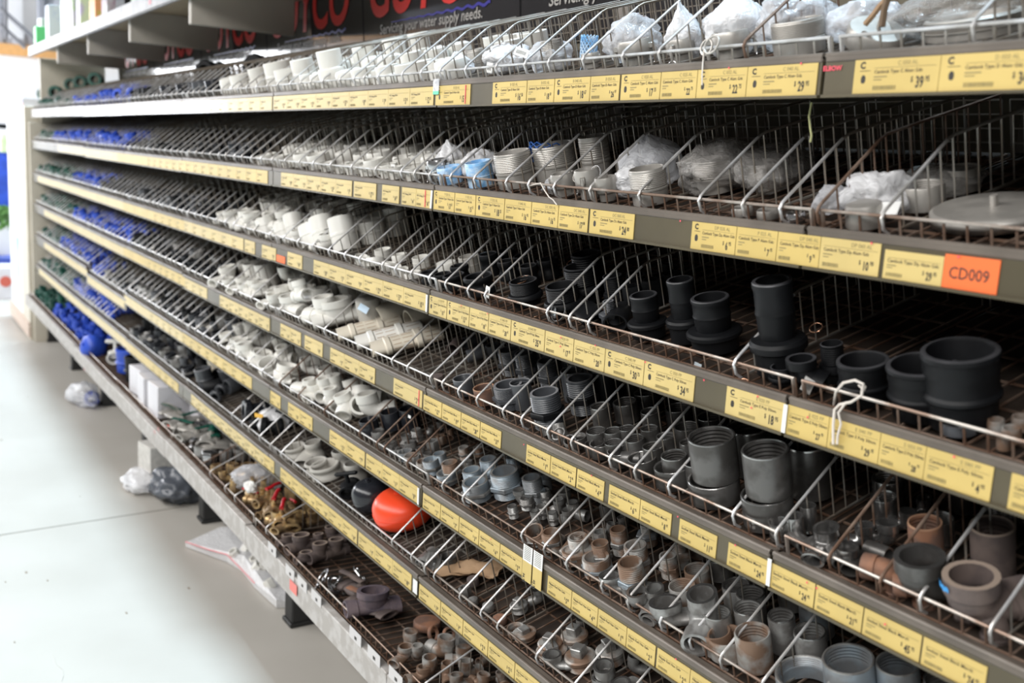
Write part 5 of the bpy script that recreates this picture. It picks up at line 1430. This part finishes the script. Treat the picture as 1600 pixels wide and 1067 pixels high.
dangle('thin pale string hanging over the top strip below the rings', 1, [(1100, 78, 0), (1098, 100, -.006), (1097, 118, -.009), (1097, 133, -.009)], 0.0, .0010, M_string)
dangle('tan string hooked over the second rail, dropping in front', 2, [(828, 290, .012), (845, 286, .004), (850, 296, -.006), (858, 308, -.008), (864, 312, -.008), (870, 320, -.008)], 0.0, .0010, M_string)
dangle('white looped string tied on the nearest third rail', 3, [(1303, 632, .02), (1306, 612, 0), (1318, 598, -.002), (1336, 594, -.002), (1349, 600, -.004), (1346, 618, -.006), (1330, 628, -.008), (1312, 632, -.008), (1304, 640, -.008), (1302, 665, -.009), (1302, 694, -.009)], 0.0, .0017, M_string)
dangle('white string end hanging beside the looped string', 3, [(1322, 628, -.008), (1310, 645, -.009), (1314, 662, -.009), (1309, 680, -.009), (1308, 694, -.009)], 0.0, .0015, M_string)
dangle('yellow-green tie dangling below the nearest top strip', 2, [(1268, 160, .03), (1264, 182, .03), (1266, 200, .03), (1268, 212, .03), (1266, 222, .03)], 0.0, .0012, mat('straw_tie', (.42, .42, .2), .7))
dangle('yellow ring shaped string in the long white heap', 4, [(1340, 600, .02), (1350, 610, .01), (1352, 604, .0)], 0.0, .0012, M_string)
o = loop('brown rope end twisted in the nearest top basket', 'rope', [hit(u, v, 1, .05) for u, v in ((1352, 38), (1364, 24), (1376, 8), (1392, -8))], .0035, M_card, 'rope')
o = loop('second brown rope strand hanging down, top basket', 'rope', [hit(u, v, 1, .045) for u, v in ((1388, -6), (1382, 14), (1378, 42))], .0040, mat('dark_rope', (.16, .11, .07), .8), 'rope')
# blue net around the wide adaptor, second basket
for (u, v, w, y, lab) in ((863, 240, 72, .12, 'blue net sleeve stretched round the wide grey adaptor'), (920, 74, 24, .075, 'bright blue net scrap on the small top basket camlock')):
    p = hit(u, v, 1, y); R_ = w * depth(p) / FPX / 2 + .001
    m = MB()
    for k in range(14):
        a0 = 2 * pi * k / 14
        for s_ in (1, -1):
            m.path([(R_ * cos(a0 + s_ * t * .45), R_ * sin(a0 + s_ * t * .45), -.018 + .009 * t) for t in range(5)], .0010, 0, 4)
    o = link('net_sleeve', m.mesh('net_sleeve', [M_mesh if w > 40 else M_ltblue]), None, p); tag(o, lab, 'net')
# black net behind the white elbows, third basket
xn = x_at(3, 492, .02, .06)
m = MB()
for k in range(22):
    y = .02 + k * .012; m.bar((0, y, .004), (0, y, max(.02, topz(y) - .004)), .0011, n=4)
for k in range(10):
    z = .006 + k * .012
    y0 = .02 if z < .03 else .02 + (z - .03) / .78
    m.bar((0, y0, z), (0, .28, z), .0011, n=4)
tag(link('plastic_net', m.mesh('plastic_net', [M_blk]), None, wpt(3, xn + .008, 0, .0), (TH, 0, -.03)), 'black plastic net strapped along a divider behind the large white elbows', 'net')
# cartons and packs on the bottom basket, far stretch
def carton(name, label, x, y, z, sx, sy, sz, mt, rz=0, cat='carton'):
    m = MB(); m.box(-sx / 2, sx / 2, -sy / 2, sy / 2, 0, sz, b=.002)
    o = link(name, m.mesh(name, [mt]), None, (x, y, z), (0, 0, rz)); tag(o, label, cat); return o
zb7 = FL[7] + .003
carton('carton', 'large white carton standing on the bottom basket, nearest of three', -3.03, .05, zb7, .13, .16, .120, M_boxw, .05)
carton('carton', 'white carton wrapped in film, middle of three', -3.20, .04, zb7, .13, .15, .115, M_boxw, -.05)
carton('carton', 'white carton wrapped in film, farthest of three', -3.38, .06, zb7, .14, .16, .110, M_boxw, .1)
carton('carton', 'white carton half hidden under the sixth price strip', -2.86, .15, zb7, .13, .14, .125, M_boxw, 0)
for k, (x, c, lab) in enumerate(((-3.62, M_blk, 'black round fitting beside the white cartons'), (-3.80, M_blue, 'blue fitting with black collar beside the black round one'))):
    put('bigcoupler', lab, (x, .05, zb7), (.12, .12, .105), (c, M_blk), (0, 0, 0), simple=True, place='bottom basket')
put('tvalve', 'white valve with T handle between blue fittings', (-4.0, .03, zb7), (.12, .14, .11), (M_pvc, M_pvc), (0, 0, 1.2), simple=False, place='bottom basket')
put('float', 'blue ball shaped fitting with pale plug', (-4.32, .04, zb7), (.12, .12, .11), (M_blue, M_whitecard), (1.2, 0, .3), place='bottom basket')
for k, x in enumerate((-3.0, -2.88)):
    carton('red_strip', f"small red strip on the bottom basket rail, {'left' if k == 0 else 'right'} one", x + (.22 if k == 0 else .25), -.035 if k == 0 else .1, zb7 + .02, .05, .004, .008, M_float, 0, 'strip')
m = MB()
for i in range(14): m.path([(i * .014, 0, 0), (i * .014, 0, .05 + .022 * sin(pi * i / 13))], .0012, 0, 4)
m.path([(i * .014, 0, .05 + .022 * sin(pi * i / 13)) for i in range(14)], .0016, 0, 5)
tag(link('curved_wire_guard', m.mesh('curved_wire_guard', [M_wire]), None, (-2.98, -.02, zb7), (0, 0, .25)), 'low curved wire guard in front of the white cartons', 'wire guard')
# brown paper in the sixth basket
import bmesh as _b
def sheet(label, u, v, row, w, l, mt, rz, seed, name='paper_scrap'):
    p = hit_plane(u, v, nrm(row), org(row) + nrm(row) * .012)
    m = MB(); nx, ny = 8, 10; vs = []; fs = []
    for lay in (0, 1):
        for i in range(nx + 1):
            for j in range(ny + 1):
                x = (i / nx - .5) * w; y = (j / ny - .5) * l
                z = .012 + .012 * noise.noise(Vector((x * 40 + seed, y * 30, 0))) + .10 * x * x / w + (.0014 if lay else 0)
                vs.append((x, y, z))
    n1 = (nx + 1) * (ny + 1)
    for i in range(nx):
        for j in range(ny):
            a = i * (ny + 1) + j
            fs.append((a, a + 1, a + ny + 2, a + ny + 1)); fs.append((n1 + a, n1 + a + ny + 1, n1 + a + ny + 2, n1 + a + 1))
    for i in range(nx):
        for j in (0, ny):
            a = i * (ny + 1) + j; fs.append((a, a + ny + 1, n1 + a + ny + 1, n1 + a))
    m.add(vs, fs)
    tag(link(name, m.mesh(name, [mt]), None, wpt(row, p.x, max(dpt(row).dot(p - org(row)), .02 + l / 2 * .8), .002), tilted(row, (0, 0, rz))), label, 'paper')
sheet('curled brown paper tag in the sixth basket right of the bright fitting', 705, 905, 6, .05, .14, M_card, -.9, 1)
sheet('second curled brown paper tag lying deeper in the sixth basket', 740, 890, 6, .04, .12, M_card, -1.1, 4)
# white foam label tag in the brass heap
p = hit(392, 768, 2, FL[7] + .07)
tag(link('paper_tag', bag_mesh(31, .022, .016, .03, .3), None, p), 'crumpled white paper tag on the brass heap', 'tag').data.materials.append(M_whitecard)
p = hit(362, 755, 2, FL[7] + .03)
o = link('plastic_bag', bag_mesh(32, .07, .07, .075, .2), None, (p.x, max(p.y, .05), FL[7] + .004)); o.data.materials.append(M_bag); tag(o, 'clear bag of brass pieces on the bottom basket', 'plastic bag')

# ---- things lying on the floor under the run
def fbag(seed, x, y, sx, sy, sz, m, label, z=0.001, cr=.25):
    o = link('plastic_bag', bag_mesh(seed, sx, sy, sz, cr), None, (x, y, z)); o.data.materials.append(m); tag(o, label, 'plastic bag'); return o
def fl_at(u, v): return hit(u, v, 2, 0.02)
p = fl_at(130, 622)
fbag(41, p.x, p.y, .17, .07, .09, M_bag, 'clear bag with blue fittings on the floor under the far bays')
put('union', 'blue fitting showing through the floor bag', (p.x + .07, p.y + .03, .004), (.07, .1, .06), (M_blue, M_blue), (0, 0, 1.4), simple=True, place='under the far bays')
p = fl_at(232, 745)
carton('foam_block', 'white foam block on the floor under the run', p.x - .02, p.y + .055, .001, .13, .14, .15, M_foam, .15, 'foam block')
fbag(42, p.x + .06, p.y - .04, .12, .07, .055, M_bagw, 'crumpled clear bag on the floor beside the foam block')
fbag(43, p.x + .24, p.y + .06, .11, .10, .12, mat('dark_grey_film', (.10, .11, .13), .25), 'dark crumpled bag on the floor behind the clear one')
p = fl_at(345, 825)
fbag(44, p.x - .05, p.y + .12, .13, .09, .10, M_bag, 'clear bag with dark contents on the floor behind the zip bag')
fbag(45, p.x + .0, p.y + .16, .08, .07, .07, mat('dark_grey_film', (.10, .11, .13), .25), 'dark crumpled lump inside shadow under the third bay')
# flat zip bag poking out into the aisle
q = [hit(u, v, 2, .03) for u, v in ((290, 842), (345, 822), (402, 815), (470, 935), (432, 936), (398, 905), (378, 880), (355, 866))]
top = [Vector(p_) + Vector((0, 0, -.012 + .01 * sin(i * 1.9))) for i, p_ in enumerate(q)]
bot = [Vector((p_.x, p_.y, .003)) for p_ in q]
m = MB(); ce = sum(top, Vector()) / 8 + Vector((0, 0, .02)); n8 = 8
m.add(top + bot + [ce], [(i, (i + 1) % 8, 16) for i in range(8)] + [((i + 1) % 8, i, 8 + i, 8 + (i + 1) % 8) for i in range(8)])
o = link('zip_bag', m.mesh('zip_bag', [M_bagw], sharp=None)); tag(o, 'flat clear zip bag with pink seal poking into the aisle', 'plastic bag')
m = MB(); m.path([top[0] + Vector((0, 0, .002)), (top[0] + top[7]) / 2 + Vector((.02, 0, .006)), top[7] + Vector((0, 0, .004)), top[6], top[5]], .0022, 0, 5)
link('pink_seal', m.mesh('pink_seal', [mat('pink_zip', (.85, .35, .38), .4)]), o)
for k in range(7):
    u, v = [(402, 862), (412, 872), (398, 874), (380, 848), (390, 838), (425, 900), (370, 852)][k]
    pp = hit(u, v, 2, .06)
    put('nut', 'small white fitting inside the zip bag', (pp.x, pp.y, .02), (.035, .035, .03), (M_pvc,), (.5, .3, k), place='on the floor')
p = fl_at(520, 1000)
fbag(46, p.x, p.y + .10, .22, .085, .10, M_bag, 'clear bag of white balls on the floor by the black foot', cr=.12)
for k, (dx, dy) in enumerate(((-.11, .08), (-.02, .07), (.08, .09))):
    put('float', 'glossy white ball inside the floor bag', (p.x + dx, p.y + dy, .006), (.085, .085, .08), (M_pvc, M_pvc), (0, 0, 0), simple=True, place='by the black foot')
p = fl_at(425, 925)
fbag(47, p.x - .02, p.y + .10, .07, .06, .13, M_bagw, 'milky bag bulging beside the black foot', cr=.15)

# ---- packs on the upper shelf
packs = [(-6.10, .09, .16, .10, M_boxw, 'small pale grey carton at the far end of the upper shelf'), (-5.98, .05, .10, .085, mat('bright_green_label', (.15, .72, .25), .4), 'bright green labelled bottle pack, far end of the upper shelf'),
         (-5.72, .08, .20, .12, mat('blue_grey_pack', (.42, .50, .72), .4, second=(.7, .78, .8), nscale=8), 'blue and white carton right of the green pack'),
         (-5.28, .10, .32, .20, M_tealbox, 'tall aqua and white pack with dark emblem'), (-5.02, .09, .34, .16, M_greenbox, 'pale green pack with dark cap'), (-4.78, .09, .32, .15, M_purplebox, 'lilac and green pack beside the green one'),
         (-4.42, .09, .28, .14, mat('leafy_pack', (.45, .62, .12), .4, second=(.75, .35, .15), nscale=12), 'lime and orange pack in the middle of the upper shelf'), (-4.14, .09, .30, .16, mat('grey_photo_pack', (.6, .6, .62), .4, second=(.35, .25, .3), nscale=14), 'grey pack with coloured print on the upper shelf'),
         (-3.86, .10, .30, .16, M_blk, 'black carton on the upper shelf'), (-3.56, .10, .30, .16, mat('sage_pack', (.35, .5, .35), .4, second=(.6, .6, .5), nscale=14), 'sage green pack, nearest of the upper shelf packs')]
for x, y, h, w, mt, lab in packs:
    carton('pack', lab, x, y, 1.852, w, .12, h, mt, random.uniform(-.1, .1), 'pack')

# ---- background beyond the end unit
def back(u0, v0, u1, v1, X, th, name, label, cat, mt, ground=False):
    a = hit(u0, v1, 0, X); b_ = hit(u1, v0, 0, X)
    m = MB(); z0 = 0.0 if ground else a.z
    m.box(-th, 0, min(a.y, b_.y) - X * 0, max(a.y, b_.y), z0, max(b_.z, z0 + .02), b=.004)
    o = link(name, m.mesh(name, [mt]), None, (X, 0, 0)); tag(o, label, cat); return o
back(-30, 238, 13, 334, -9.6, .4, 'storage_bin', 'blue plastic bin at the left edge behind the end unit', 'bin', M_blue)
back(-30, 334, 27, 402, -9.7, .3, 'display_stand', 'white ribbed display stand below the blue bin', 'display stand', mat('ribbed_white', (.72, .74, .76), .5))
back(-30, 402, 25, 416, -9.5, .5, 'display_shelf', 'dark blue shelf edge below the ribbed stand', 'shelf', mat('navy_shelf', (.05, .09, .42), .4))
back(-30, 194, 14, 199, -9.6, .3, 'dark_ledge', 'thin dark ledge above the blue bin', 'ledge', M_blk)
back(2, 210, 14, 238, -9.5, .1, 'seed_packet', 'white and lime packet standing on the blue bin', 'packet', mat('lime_white', (.8, .85, .75), .5, second=(.5, .7, .3), nscale=6))
wb = back(-30, 418, 29, 462, -8.2, .3, 'white_carton', 'white carton with red emblem on the floor by the left edge', 'carton', M_boxw, ground=True)
m = MB(); m.solid([(.035, 0), (.04, .004)], 12, 0, Matrix.Translation((.0, 0, 0)) @ Matrix.Rotation(pi / 2, 4, 'Y'))
pc = hit(9, 440, 0, -8.19)
red = link('emblem', m.mesh('emblem', [mat('brick_red_print', (.62, .13, .09), .5)]), wb, (.002, pc.y, pc.z), (0, 0, 0), (1, 1.1, 1.1))
random.seed(4)
m = MB()
for k in range(60):
    pp = hit(random.uniform(-6, 21), random.uniform(324, 356), 0, -9.35)
    d = Vector((random.uniform(-.03, .03), random.uniform(-.08, .08), random.uniform(-.05, .05)))
    e = Vector((random.uniform(-.02, .02), random.uniform(-.03, .03), random.uniform(-.03, .03)))
    m.add([pp - d, pp + e, pp + d, pp - e], [(0, 1, 2, 3)])
fol = MB(); fol.v, fol.f, fol.m = m.v, m.f, m.m
o = link('leafy_plant', fol.mesh('leafy_plant', [M_leaf], sharp=None)); tag(o, 'leafy green plant drooping in front of the ribbed stand', 'plant')
for k, (u0, v0, u1, v1) in enumerate(((11, -40, 35, 58), (36, -40, 56, 52))):
    back(u0, v0, u1, v1, -10.6, .01, 'hanging_poster', f"pale hanging poster on the upper wall, {'left wide' if k == 0 else 'right grey'} one", 'poster', mat('poster_pale', (.80, .80, .83), .5) if k == 0 else mat('poster_grey', (.55, .54, .55), .5))
for k, (a, b_) in enumerate((((8, -20), (9, 60)), ((0, 12), (55, 62)), ((0, 38), (40, 75)))):
    p1 = hit(*a, 0, -10.4); p2 = hit(*b_, 0, -10.4); m = MB(); m.bar(p1, p2, .02, n=8)
    tag(link('steel_brace', m.mesh('steel_brace', [mat('dark_grey_brace', (.2, .2, .22), .5)])), ('dark upright pole', 'upper dark diagonal brace', 'lower grey diagonal brace')[k] + ' in front of the corrugated wall', 'brace')

# ================================================================ LABELS: tell look-alikes apart
from collections import defaultdict
def finish_labels():
    by = defaultdict(list)
    for o in SC.objects:
        if o.parent is None and 'label' in o: by[o['label']].append(o)
    cnt = ['', 'leftmost', 'second from left', 'third from left', 'fourth from left', 'fifth from left', 'sixth from left', 'seventh from left']
    words = ['', '', 'two', 'three', 'four', 'five', 'six', 'seven']
    for lab, os_ in by.items():
        if len(os_) == 1: continue
        if 'group' not in os_[0] or len({o.get('group') for o in os_}) > 1 or True:
            for o in os_:
                if o.get('kind') != 'stuff' and 'group' not in o: o['group'] = lab
        if len(os_) <= 7 and len(lab.split()) <= 12:
            os_.sort(key=lambda o: px(o.location)[0])
            for i, o in enumerate(os_):
                o['label'] = f"{lab}, {cnt[i + 1] if i + 1 < len(os_) or i == 0 else 'rightmost'}" + (f" of {words[len(os_)]}" if len(lab.split()) <= 10 else '')
bpy.context.view_layer.update()
finish_labels()
